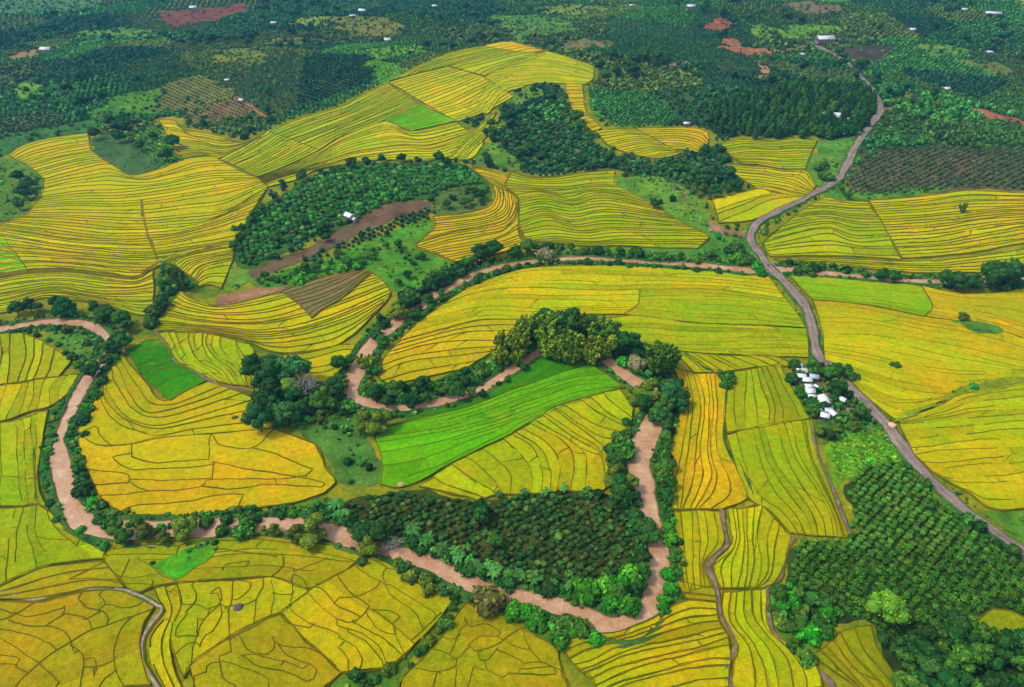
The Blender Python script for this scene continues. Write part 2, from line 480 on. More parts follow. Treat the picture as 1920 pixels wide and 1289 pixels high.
# ------------------------------------------------------------------ rice fields: lofts of contour lines between traced edges
PAL = dict(Y=(0.58, 0.43, 0.001), G=(0.41, 0.40, 0.001), O=(0.68, 0.405, 0.003), L=(0.145, 0.41, 0.001), K=(0.050, 0.22, 0.002),
           D=(0.45, 0.32, 0.002), B=(0.27, 0.16, 0.07), V=(0.31, 0.40, 0.001), S=(0.52, 0.43, 0.001))
LOFTS = [
 # label, palette, view, guides, lines per gap, plot length, line width, break share
 ("golden terraces below the pale grass at the upper left edge", 'Y', '', ["14,292 40,276 70,266 110,258 165,251", "50,310 90,300 130,291 172,284", "85,337 130,324 175,313 206,309"], [4, 4], 60, 1.0, .05),
 ("big golden field of thin terrace lines left of the white hut's hill", 'Y', '', ["85,337 130,324 175,313 206,309 246,330 300,318 345,300 400,294", "75,374 150,365 230,362 310,352 400,336 480,335", "47,405 120,405 200,409 270,411 350,404 430,393 503,352", "0,424 100,438 190,449 275,449 350,438 470,402", "-20,440 20,446 110,462 200,470 280,474 360,464 440,452", "-20,520 50,507 120,505 200,513 257,519 300,494"], [4, 5, 4, 3, 6], 70, .9, .12),
 ("golden corner of curved bunds between the lone tree and the hill", 'S', '', ["300,492 318,482 360,466 440,450", "330,500 350,487 395,478 437,470", "365,525 380,505 410,495 436,490", "372,540 395,536 416,542"], [3, 4, 3], 45, .8, .05),
 ("small dark green rice triangle at the left edge", 'L', '', ["-40,438 0,441 20,466", "-40,470 0,470 38,487", "-40,500 0,496 50,502", "-40,523 0,521 51,510"], [1, 1, 1], 0, .9, 0),
 ("golden terraces above the river trees at the left edge", 'S', '', ["-30,529 50,516 133,513 217,523 258,525 288,508", "-30,560 60,545 110,540 190,552 288,548", "-30,592 20,585 80,560 150,566 200,574 262,592 286,590"], [4, 5], 55, .9, .1),
 ("yellow wedge of terraces under the striped plantation", 'Y', '', ["298,226 328,228 345,246 395,253 450,269", "318,262 370,266 420,276 465,268", "330,290 380,284 430,288 485,262", "345,298 385,292 415,297 500,248"], [3, 4, 3], 50, .9, .05),
 ("fan of dark lined terraces rising to the coffee edge", 'G', '', ["412,300 440,285 500,247", "448,316 490,299 550,264", "482,333 540,311 597,283"], [5, 5], 45, 1.1, .05),
 ("long dark lined terraces along the coffee edge", 'G', '', ["502,247 560,223 640,200 665,187 727,157", "548,263 600,245 660,222 757,178", "597,283 640,257 720,227 787,199"], [6, 6], 60, 1.0, .08),
 ("bright yellow field above the round coffee hill", 'S', '', ["484,335 545,311 599,284 642,258 722,229 770,248 857,231", "490,341 550,322 612,300 660,282 740,268 800,268 878,248", "497,347 560,326 620,314 680,304 760,300 835,296 905,262", "503,352 560,338 590,322 640,311 700,302 790,304 832,299 880,300 905,275"], [4, 5, 1], 40, .8, .05),
 ("green square of young rice among yellow terraces", 'L', '', ["721,227 750,213 787,199", "745,237 780,223 820,213", "770,247 812,238 855,228"], [4, 4], 0, .7, .2),
 ("yellow terraces of long slanted lines on the slope", 'Y', '', ["729,156 780,141 840,127", "757,172 810,155 873,136", "792,193 850,170 907,146", "825,212 870,198 935,165", "858,230 900,215 940,196 963,182"], [3, 3, 3, 3], 70, 1.0, .05),
 ("dark yellow upper terraces below the coffee ridge", 'G', '', ["730,154 800,119 860,96 905,88", "785,138 835,116 890,102 935,93", "842,126 880,116 925,106 970,98", "908,144 950,127 1000,112 1025,103"], [3, 3, 3], 60, 1.0, .05),
 ("orange rimmed crest of the yellow slope", 'O', '', ["905,88 935,81 960,80", "935,93 960,88 985,87", "970,98 990,93 1008,93", "990,104 1010,98 1026,98"], [1, 1, 1], 0, 1.1, 0),
 ("smooth yellow green top of the slope beside the dark trees", 'S', '', ["1026,98 1060,108 1112,126", "940,128 1010,118 1060,122 1113,138", "908,147 960,140 1030,138 1112,150", "940,166 975,163 1020,157 1095,160"], [2, 3, 2], 40, .6, .25),
 ("yellow slope of broken lines below the crest", 'Y', '', ["872,205 915,160 945,145", "915,215 945,178 985,164"], [3], 40, .8, .1),
 ("yellow green slope ending at the grassy gully", 'G', '', ["840,296 870,268 900,238 930,212", "870,300 890,280 910,260"], [3], 30, .8, .1),
 # middle
 ("narrow orange stair of terraces running down through the trees", 'O', '', ["1060,159 1092,159", "1063,178 1093,177", "1077,215 1099,213", "1092,232 1114,228", "1110,248 1128,243"], [2, 4, 2, 2], 0, 1.0, 0),
 ("yellow tongue of terraces below the orange stair", 'Y', '', ["1116,247 1160,244 1200,247", "1140,273 1190,262 1232,264", "1182,291 1226,283 1268,285", "1226,299 1250,297 1278,288"], [3, 4, 2], 50, .9, .1),
 ("orange lined terraces under the tall plantation trees", 'O', '', ["1195,243 1280,241 1320,247 1330,261", "1225,262 1270,261 1300,267 1324,280", "1260,281 1280,282 1290,284 1308,288"], [3, 3], 50, 1.0, 0),
 ("green lined terraces touching the plantation left of the road bend", 'G', '20', ["210,815 330,792 500,805 620,788 755,800", "270,880 400,870 550,872 720,865", "330,925 450,935 560,955 690,955"], [4, 4], 60, 1.1, .05),
 ("curved yellow terraces beside the roadside thicket", 'Y', '20', ["245,930 350,940 470,946 570,964 690,966 750,1045", "300,990 450,1005 600,1030 725,1085", "410,1064 500,1080 610,1106 695,1108"], [3, 3], 60, 1.0, .05),
 ("bright yellow plain strips beside the dirt track", 'S', '20', ["165,1130 300,1098 440,1064", "185,1190 330,1140 500,1090", "205,1255 360,1190 500,1130 690,1110", "205,1262 400,1240 560,1165 690,1112"], [0, 1, 0], 0, .7, .1),
 ("broad sweep of wavy green terraces above the river", 'G', '10', ["960,975 1050,1005 1200,1005 1400,975 1535,968", "920,1050 1050,1060 1250,1070 1400,1050 1552,1048", "1000,1120 1150,1100 1300,1130 1450,1090 1720,1140", "1000,1200 1130,1170 1300,1195 1500,1170 1860,1225", "1000,1275 1150,1230 1300,1272 1500,1250 1940,1275", "1040,1352 1200,1338 1400,1350 1600,1333 2070,1335", "1160,1375 1250,1378 1400,1390 1600,1390 1800,1400 2000,1405"], [3, 3, 3, 3, 3, 2], 80, 1.25, .05),
 ("orange terraces curling round the end of the coffee hill", 'O', '10', ["520,1225 680,1208 830,1168 865,1095 850,1040", "520,1290 700,1268 860,1235 930,1180 930,1080", "420,1390 600,1340 800,1305 930,1275 990,1190 985,1120", "530,1430 700,1405 880,1368 1000,1330", "640,1478 720,1460 900,1425 1030,1375"], [3, 3, 3, 2], 70, 1.2, 0),
 ("small orange terraces at the upper tip above the wavy terraces", 'O', '10', ["735,950 790,955 870,975 950,1005", "800,1000 850,1015 930,1055", "845,1045 880,1060 930,1075"], [3, 2], 0, 1.0, 0),
 ("green terraces right of the road above the river", 'G', '', ["1545,371 1580,378 1626,380", "1490,406 1540,400 1590,405 1646,408", "1432,456 1490,440 1550,430 1600,448 1666,445", "1442,483 1520,481 1590,482 1690,488"], [4, 4, 3], 60, 1.25, .1),
 ("golden terraces with one small tree right of the road", 'Y', '', ["1629,378 1720,371 1800,360 1860,361 1960,366", "1647,409 1740,404 1850,394 1960,388", "1668,445 1760,440 1850,425 1960,415", "1692,486 1780,480 1850,470 1960,448"], [4, 4, 4], 70, 1.2, .05),
 ("narrow green terraces along the far river bank at right", 'S', '', ["1450,487 1560,486 1692,492 1790,488 1960,462", "1500,497 1600,502 1700,512 1780,513 1960,512"], [3], 60, 1.0, .1),
 # left-centre
 ("striped terraces with dark steps between the gully and the river", 'Y', '', ["340,548 360,562 413,575 517,553 590,530 692,511", "320,573 367,587 433,593 510,585 600,560 714,525", "297,603 333,607 373,612 433,617 500,620 600,600 732,546", "290,622 370,620 447,633 500,638 580,626 660,600 728,562", "310,624 400,628 450,638 480,650 520,662 567,662 640,645 705,588"], [3, 3, 3, 2], 60, 1.35, 0),
 ("harvested brown terraces in the striped field", 'B', '', ["528,550 560,538 600,526 655,513", "556,568 590,560 640,540 690,512", "585,600 600,586 645,560 694,516"], [2, 2], 0, 1.2, 0),
 ("green field of curved plots beside the concrete path", 'G', '01', ["880,590 940,650 990,740 1080,788 1200,858", "1060,582 1068,660 1110,740 1220,800 1300,880", "1200,602 1190,660 1230,720 1330,790 1390,888", "1400,652 1430,690 1445,760 1440,830 1425,898"], [2, 3, 3], 22, .9, .1),
 ("small smooth yellow field north of the big tree cluster", 'Y', '', ["530,668 580,664 640,648 668,650", "540,692 600,690 655,672", "560,715 610,718 645,690"], [1, 1], 30, .6, .1),
 ("dark green plot of young rice beside the gold meander field", 'K', '01', ["710,692 770,660 840,630 918,632", "770,775 850,740 940,728 975,728", "830,860 900,800 1000,785 1070,795", "960,973 1020,930 1090,890 1158,860"], [1, 1, 1], 25, .9, 0),
 ("gold field of long curved bunds inside the left meander", 'Y', '01', ["690,702 760,800 830,880 880,950 955,965 1070,905 1172,865", "650,742 690,850 750,960 820,1030 930,1030 1100,980 1300,902", "605,830 605,920 665,1010 750,1080 880,1110 1050,1078 1430,962", "560,930 580,1000 670,1100 800,1145 900,1170 1100,1130 1470,1082", "440,1140 540,1215 740,1215 900,1182 1180,1155 1540,1128"], [1, 1, 1, 0], 60, 1.15, 0),
 ("golden lower half of the left meander field by the river bend", 'O', '01', ["441,1146 540,1218 741,1218 900,1185 1179,1158 1539,1131", "444,1215 600,1263 735,1350 990,1347 1200,1314 1500,1296 1770,1218", "495,1356 720,1398 990,1398 1200,1410 1590,1389 1836,1350", "579,1536 720,1566 960,1530 1260,1494 1560,1470 1890,1425", "714,1608 900,1620 1140,1608 1440,1575 1680,1536 1830,1485"], [0, 0, 0, 0], 45, 1.15, .05, ["470,1150 540,1120 560,1160 640,1220 740,1218", "640,1290 740,1360 880,1356 1060,1350 1200,1326", "740,1290 880,1325 1080,1305 1180,1300", "480,1358 640,1370 720,1390 730,1430 850,1480 1130,1456 1190,1420 1560,1410 1720,1398", "510,1446 720,1435", "730,1420 1100,1415 1185,1410", "1200,1320 1400,1360 1600,1385 1830,1440", "1190,1420 1205,1328", "570,1508 700,1495 850,1480", "690,1592 780,1560 930,1555 1070,1535 1200,1505 1370,1500", "1140,1450 1300,1470 1560,1445 1810,1458", "1320,1600 1372,1505", "1540,1410 1560,1450", "740,1290 740,1215", "1180,1300 1190,1160 1250,1220 1420,1240 1540,1140", "1420,1240 1600,1290 1760,1360"], False),
 ("yellow green field left of the river with curved plots", 'G', '01', ["-90,600 -90,720 -90,890", "130,592 148,720 100,866", "250,642 225,760 190,850", "402,745 370,790 333,836"], [2, 1, 1], 40, .9, 0),
 ("block of slanted plots by the left river bank", 'S', '01', ["-90,895 -90,1000 -100,1100", "130,870 90,960 40,1078", "200,858 190,940 160,1035", "338,838 285,900 290,1000", "440,822 420,880 400,925"], [1, 1, 1, 1], 35, 1.0, 0),
 ("green rice along the left bank beside the straight river", 'G', '', ["-25,800 -20,870 -25,952", "30,792 35,860 40,952", "60,782 62,850 70,947", "92,770 76,850 74,915 92,958"], [1, 1, 1], 40, .9, .05),
 ("bright green field corner below the left river bend", 'G', '', ["-25,957 -20,1020 -25,1118", "45,955 32,1005 30,1086", "72,950 66,1000 100,1060", "97,965 130,1000 195,1038 200,1048"], [2, 1, 1], 40, .8, .2),
 # bottom left
 ("gold strips at the left edge above the mud ditch", 'D', '02', ["-60,760 150,662 250,622 390,605 585,580", "-60,800 190,795 350,768 530,730 700,735"], [2], 60, .9, 0),
 ("gold terraces south of the river trees at bottom left", 'D', '02', ["620,482 850,462 1150,452 1450,440 1650,470 1900,492 2080,560", "592,582 780,572 1000,577 1200,560 1500,545 1750,560 2000,592", "705,722 780,760 870,722 1000,702 1200,692 1530,672 1740,740 1925,655"], [2, 1], 45, .8, .1, ["770,572 860,620 940,680 990,692 1000,735", "720,585 690,665 670,700", "862,690 860,722 790,765", "392,690 560,684 720,710 860,722", "860,722 940,748 1000,772", "1200,520 1420,540 1560,560", "1440,505 1480,465", "1590,575 1592,620 1530,675", "1000,560 1010,500 1100,480", "640,520 800,500 1000,495", "1650,650 1760,610 1850,570", "1250,640 1280,600 1400,590"], True),
 ("gold plots of curved bunds around the small dark mound", 'Y', '02', ["1000,705 1030,820 970,930 960,1050 1040,1240", "1220,700 1240,810 1150,920 1100,1050 1080,1165", "1312,700 1310,800 1290,900 1285,1015", "1530,675 1545,790 1520,893", "1735,745 1715,775 1620,858"], [0, 0, 0, 0], 22, .8, .05, ["1180,770 1230,775 1240,820 1270,850", "1240,820 1240,900 1190,985", "1480,672 1482,740 1440,800 1428,912", "1640,690 1652,760 1640,830 1620,860", "1535,770 1640,772", "1440,800 1390,825 1340,832", "1270,850 1340,835", "1165,895 1180,850 1235,830", "1280,860 1290,960", "1110,905 1108,990", "1062,880 1000,960 985,1010", "1735,745 1700,690 1650,665", "1350,690 1420,705 1400,760 1340,800", "1090,720 1110,800 1050,870", "1035,830 1110,830 1170,860", "1000,1010 1060,1000 1120,1010", "1130,1060 1080,1040 1020,1080", "1200,985 1150,1010 1130,1070"], True),
 ("dull gold fields inside the curve of the mud ditch", 'D', '02', ["-60,808 190,822 350,785 530,750 700,762 870,842", "-60,900 80,925 280,945 480,900 620,880 855,858", "-60,965 200,1000 320,1090 500,985 700,905 852,868", "-60,1150 100,1170 300,1200 480,1100 650,1000 800,950", "-60,1330 200,1330 450,1250 640,1150 792,1080", "300,1345 550,1335 700,1290 855,1275"], [0, 0, 0, 0, 0], 28, .9, .05, ["-20,915 50,915 185,828", "-20,845 80,882", "60,915 170,950 270,950 370,980 400,1060 420,1112", "370,835 372,885 270,947", "372,885 490,910 522,975", "455,795 500,850 570,866 612,920 600,952", "490,910 570,868", "90,880 200,890 360,852", "-20,955 150,1000 260,1040 322,1090", "-20,1015 120,1090 240,1170 345,1265", "-20,1160 100,1170 112,1130 -20,1105", "100,1180 165,1212", "530,1135 546,1200 530,1235", "745,900 680,970 658,1030 640,1110 670,1210 705,1285", "90,1300 200,1190 320,1090 490,985 600,947 852,862", "650,1210 600,1240 555,1300", "400,1060 470,1100 480,1180 450,1290", "480,1180 560,1180 640,1140", "640,830 700,850 780,830", "560,780 600,820 560,866"], False),
 ("gold strips on the outer side of the mud ditch", 'Y', '02', ["870,740 900,800 935,850 935,905", "1000,720 1020,790 1015,860 980,930"], [1], 0, .8, 0),
 ("gold strips along the lower end of the mud ditch", 'Y', '02', ["930,915 860,1000 842,1080 862,1180 930,1310", "975,935 955,1050 985,1200 1030,1310"], [1], 40, .8, 0),
 ("gold checkered field of slanting plots south of the river", 'Y', '12', ["150,540 330,636 480,714 630,792", "60,618 180,744 360,849 555,915", "-84,690 60,810 240,915 426,1041", "-195,765 -60,900 90,1020 276,1176", "-330,870 -240,990 -120,1095 0,1206"], [0, 0, 0, 0], 16, .9, .03, ["-10,690 60,760 150,830 150,856 60,930 -30,905", "100,640 190,690 240,710 290,790 410,860 460,960", "170,570 260,622 230,660 240,710", "240,710 290,722 390,800 530,880", "260,630 330,642 400,690 470,740", "170,860 280,930 330,970 420,1050", "110,780 195,738", "60,930 170,990 260,1040 350,1130", "150,890 210,960 300,1000 302,958", "-20,945 130,1010 220,1080 270,1188", "40,980 150,1050 230,1150 232,1188", "300,960 330,1060 360,1130", "-20,1020 80,1070 130,1140 120,1172", "-20,1075 40,1140 42,1190", "560,870 470,960 400,1030", "-290,850 -220,905 -100,958 -10,1000", "-190,755 -130,830 -40,910 20,925", "-120,740 -20,840 60,870", "-340,890 -300,940 -180,960", "150,856 280,870 330,900", "-10,800 60,790 110,780"], False),
 ("olive field of winding bunds at the bottom edge", 'D', '02', ["1590,876 1680,996 1800,1104 1920,1212", "1440,936 1500,1086 1605,1206 1740,1350", "1290,1020 1335,1155 1380,1350", "1065,1155 1086,1230 1110,1350"], [0, 0, 0], 20, .85, .05, ["1290,1030 1302,1100 1240,1110 1240,1152", "1240,1152 1170,1160 1160,1212", "1350,1015 1400,1080 1510,1102 1542,1060 1530,1005", "1540,1030 1590,1060 1740,1080 1905,1175", "1560,1050 1620,1120 1740,1162", "1360,1115 1430,1110 1580,1150 1705,1192", "1250,1150 1400,1200 1500,1230 1522,1280", "1370,1120 1480,1180 1600,1200 1725,1255", "1580,1170 1602,1140", "1160,1212 1100,1230 1090,1290", "1240,1152 1260,1230 1330,1280", "1740,1162 1780,1200 1760,1250"], False),
 ("gold patch of honeycomb plots south of the brown bush", 'D', '12', ["690,822 800,842 920,882 1000,955", "580,990 700,1010 850,1000 1000,972 1200,1065", "500,1080 650,1110 800,1080 940,1060 1080,1130 1215,1100", "420,1170 550,1200 680,1180 830,1170 1000,1190 1240,1190", "345,1245 500,1280 700,1260 1000,1230 1265,1250", "330,1330 700,1335 1290,1330"], [0, 0, 0, 0, 0], 14, .85, .05, ["620,1105 672,960", "500,1080 600,1092 650,1132 720,1062 760,1092 860,1062 940,1010 1022,958", "430,1188 540,1212 640,1182 650,1132", "770,1100 802,1150 872,1070", "710,1062 780,1012 880,1010 912,1030", "872,1080 960,1120 1042,1162", "650,1200 640,1262", "740,1180 720,1262", "802,1150 812,1190 905,1242", "1000,1190 1200,1190 1242,1245", "940,1222 1200,1216", "540,1212 520,1295", "1022,958 1062,1080 1112,1132", "690,900 720,960 820,940 900,985", "560,1010 620,1030 670,1000", "930,1040 990,1070 1060,1080", "812,1190 760,1180", "1042,1162 1130,1160 1200,1190"], False),
 # centre
 ("golden upper band of the crescent field along the river, faint lines", 'Y', '', ["872,545 930,521 990,505 1100,500 1200,502 1330,511 1440,520", "832,572 900,549 990,541 1120,546 1230,544 1350,546 1472,562"], [4], 60, .6, .3),
 ("golden western middle of the crescent field behind the bamboo", 'Y', '', ["832,572 900,549 990,541 1120,546 1200,545", "790,602 850,586 920,576 1010,580 1110,576 1195,573", "750,640 820,621 900,601 980,600 1060,591 1170,591"], [2, 2], 50, .6, .3),
 ("yellow green eastern middle of the crescent field by the road", 'G', '', ["1200,545 1280,543 1350,546 1472,562", "1195,573 1250,571 1380,576 1496,592", "1170,591 1300,606 1420,611 1509,616"], [3, 3], 70, .5, .4),
 ("orange gold western tip of the crescent field", 'O', '', ["750,641 815,624 895,603 975,601", "722,670 790,651 860,641 940,640", "709,704 760,681 840,671 925,660", "724,722 770,716 810,706 875,692"], [2, 1, 1], 22, .9, .05),
 ("green eastern part of the crescent field beside the road", 'G', '', ["1120,602 1200,594 1300,608 1420,613 1510,618", "1180,640 1250,645 1330,645 1420,640 1514,642", "1255,655 1300,662 1400,668 1516,672"], [3, 3], 60, .6, .3),
 ("yellow green plots between the tall bamboo and the strips", 'G', '', ["1258,660 1275,672 1300,700", "1300,664 1325,680 1358,700", "1370,670 1390,678 1420,690", "1430,668 1460,672 1490,688"], [2, 2, 2], 0, .8, .05),
 ("vivid lime green field under the bamboo grove", 'L', '11', ["250,1122 500,1060 700,1012 900,932 1080,872 1300,792 1405,768", "190,1172 420,1150 700,1090 900,1030 1100,960 1350,880 1582,890", "232,1290 420,1250 650,1190 900,1110 1050,1060 1200,1002 1360,950 1562,903", "215,1440 330,1458 480,1400 620,1320 800,1230 980,1140 1200,1004"], [3, 3, 2], 35, .55, .25),
 ("deep green band of young rice below the bamboo", 'K', '11', ["310,1100 480,1032 690,990 870,902 1020,802 1110,732 1200,742", "250,1120 500,1058 700,1010 900,930 1080,870 1300,790 1405,766"], [1], 0, .5, .4),
 ("olive yellow fan of plots south of the lime field", 'S', '11', ["1562,906 1600,950 1640,1022", "1342,960 1450,1040 1625,1132", "1205,1010 1350,1110 1450,1170 1585,1192", "1130,1050 1310,1180 1450,1270 1485,1470", "1060,1100 1250,1200 1310,1300 1290,1482", "960,1160 1080,1240 1130,1370 1120,1490", "800,1240 900,1330 960,1400 950,1496", "620,1330 720,1400 820,1460 870,1498", "440,1452 600,1485 700,1510 770,1535"], [2, 1, 2, 1, 2, 1, 1, 1], 26, .9, .03),
 # right centre strips
 ("orange gold vertical strips below the bushy ditch", 'O', '', ["1262,690 1277,730 1268,800 1246,870 1240,905 1264,957", "1300,703 1312,760 1304,850 1300,895 1278,957", "1330,703 1336,770 1331,850 1342,890 1335,925 1312,956", "1361,705 1358,780 1355,830 1384,890 1400,935 1354,957"], [2, 2, 1], 70, 1.0, 0),
 ("yellow green vertical strips left of the white roofed hamlet", 'G', '21', ["252,820 247,950 240,1050 248,1155", "352,800 358,900 348,1000 352,1132", "442,780 478,900 518,1000 512,1106", "545,762 600,880 670,1000 712,1072"], [1, 2, 2], 60, 1.0, .05),
 ("smooth green field right of the orange strips", 'G', '', ["1362,820 1378,870 1402,935 1442,960 1482,1002", "1420,801 1440,870 1480,930 1510,970 1522,1007", "1470,793 1490,860 1530,920 1556,970 1562,1009", "1522,789 1536,860 1560,930 1580,980 1592,1011"], [2, 2, 3], 60, .7, .15),
 ("gold vertical strips on the left of the brown ditch", 'S', '', ["1264,962 1271,1010 1280,1080 1285,1120", "1305,960 1311,1020 1311,1070 1316,1105", "1350,962 1358,1020 1322,1060 1338,1105"], [2, 2], 45, 1.0, 0),
 ("gold vertical strips between the ditch and the dark plantation", 'S', '', ["1362,957 1372,1020 1338,1060 1350,1106", "1392,957 1394,1010 1390,1060 1382,1106", "1428,951 1417,1000 1427,1060 1416,1106", "1482,1010 1471,1050 1456,1090 1424,1106"], [2, 2, 2], 45, 1.0, 0),
 ("bright gold strips curving down to the bottom right path", 'Y', '', ["1357,1111 1354,1150 1367,1190 1382,1215 1374,1240 1370,1290", "1380,1111 1378,1165 1411,1210 1432,1250 1442,1295", "1408,1109 1409,1155 1436,1195 1471,1235 1487,1295", "1434,1107 1441,1180 1481,1210 1531,1255 1541,1290"], [1, 1, 1], 60, 1.3, 0),
 ("gold terraces like steps around the bottom right ditch", 'Y', '', ["1053,1213 1075,1195 1100,1190 1160,1185 1220,1165 1260,1140 1290,1128 1342,1132", "1075,1250 1110,1240 1160,1215 1220,1195 1290,1175 1347,1167", "1110,1275 1150,1255 1220,1235 1300,1220 1366,1197", "1120,1300 1180,1275 1260,1255 1320,1240 1369,1237", "1150,1330 1240,1300 1300,1280 1366,1272", "1200,1345 1366,1315"], [2, 2, 1, 1, 1], 40, 1.2, 0),
 ("small gold plots beside the dirt path above the steps", 'D', '', ["1267,1090 1290,1098 1335,1102", "1287,1125 1310,1127 1342,1130"], [1], 15, 1.1, 0),
 # right of road
 ("green field between the road and the right river bank", 'V', '21', ["600,268 750,276 1000,297 1250,316 1340,330", "680,350 850,372 1100,392 1300,412 1400,432", "735,402 870,412 1100,442 1250,472 1362,497"], [1, 2], 0, .5, .4),
 ("orange yellow field at the right edge below the big trees", 'O', '21', ["1345,326 1500,360 1700,370 1980,330", "1402,430 1550,452 1750,490 1980,560", "1365,497 1600,532 1800,582 1980,642"], [2, 3], 60, .5, .4),
 ("broad yellow field of faint streaks right of the road", 'Y', '21', ["735,406 1000,432 1360,499 1600,534 1800,584 1980,644", "786,600 1050,602 1250,632 1500,692 1980,802", "800,745 1000,800 1250,868 1540,908 1700,884 1980,848", "930,850 1050,925 1200,985 1480,962", "965,885 1080,990 1210,1080 1300,1042"], [5, 5, 3, 1], 70, .5, .4),
 ("olive yellow field below the weedy strip at right", 'S', '21', ["1215,1086 1440,1000 1560,928 1700,902 1980,864", "1212,1105 1450,1085 1700,1062 1980,1042", "1300,1272 1500,1250 1700,1240 1980,1230", "1405,1370 1520,1415 1700,1400 1980,1372", "1500,1430 1620,1500 1735,1578 1980,1578"], [4, 3, 2, 2], 60, .6, .25),
 # bottom right
 ("small olive field of slanting plots beside the dark forest", 'D', '22', ["730,1110 850,1200 1000,1310", "800,1060 900,1170 1040,1310", "880,980 960,1120 1150,1310", "1060,940 1100,1080 1200,1230 1235,1310"], [1, 1, 1], 18, 1.1, 0),
 ("olive clearing inside the dark forest at the right edge", 'D', '22', ["1640,920 1740,850 1860,870 1980,930", "1735,992 1840,990 1870,962 1980,1010", "1800,1010 1900,1090 1980,1115"], [0, 0], 0, 1.1, 0),
]
def jitter_col(c, r, amt=0.09):
    v = 1 + r.normal(0, amt)
    g = r.normal(0, amt * 0.8)
    return (c[0] * v * (1 - 0.5 * max(0, g) * 2), c[1] * v * (1 + 0.25 * g), c[2] * v)
FIELD_POLYS = []
def bund(acc, p, w, zc, r, brk=0.0, n_keep=3):
    """a low ridge of grass and mud; breaks where the rice has closed over it"""
    if len(p) < 2:
        return
    ww = w * np.clip(1 + wob(len(p), 0.34, 0.4, r), 0.5, 1.7)
    p = p + normals(p) * wob(len(p), 0.35, 0.7, r)[:, None]
    mask = None
    if brk > 0:
        s = wob(len(p), 1.0, 0.10, r)
        mask = s > np.quantile(s, min(0.95, brk))
    o = np.stack([-ww * 0.75, -ww * 0.42, ww * 0.42, ww * 0.75], 1)
    ribbon(acc, p, o, np.array([0.0, zc, zc, 0.0]), (0, 0, 0), 1, mask)
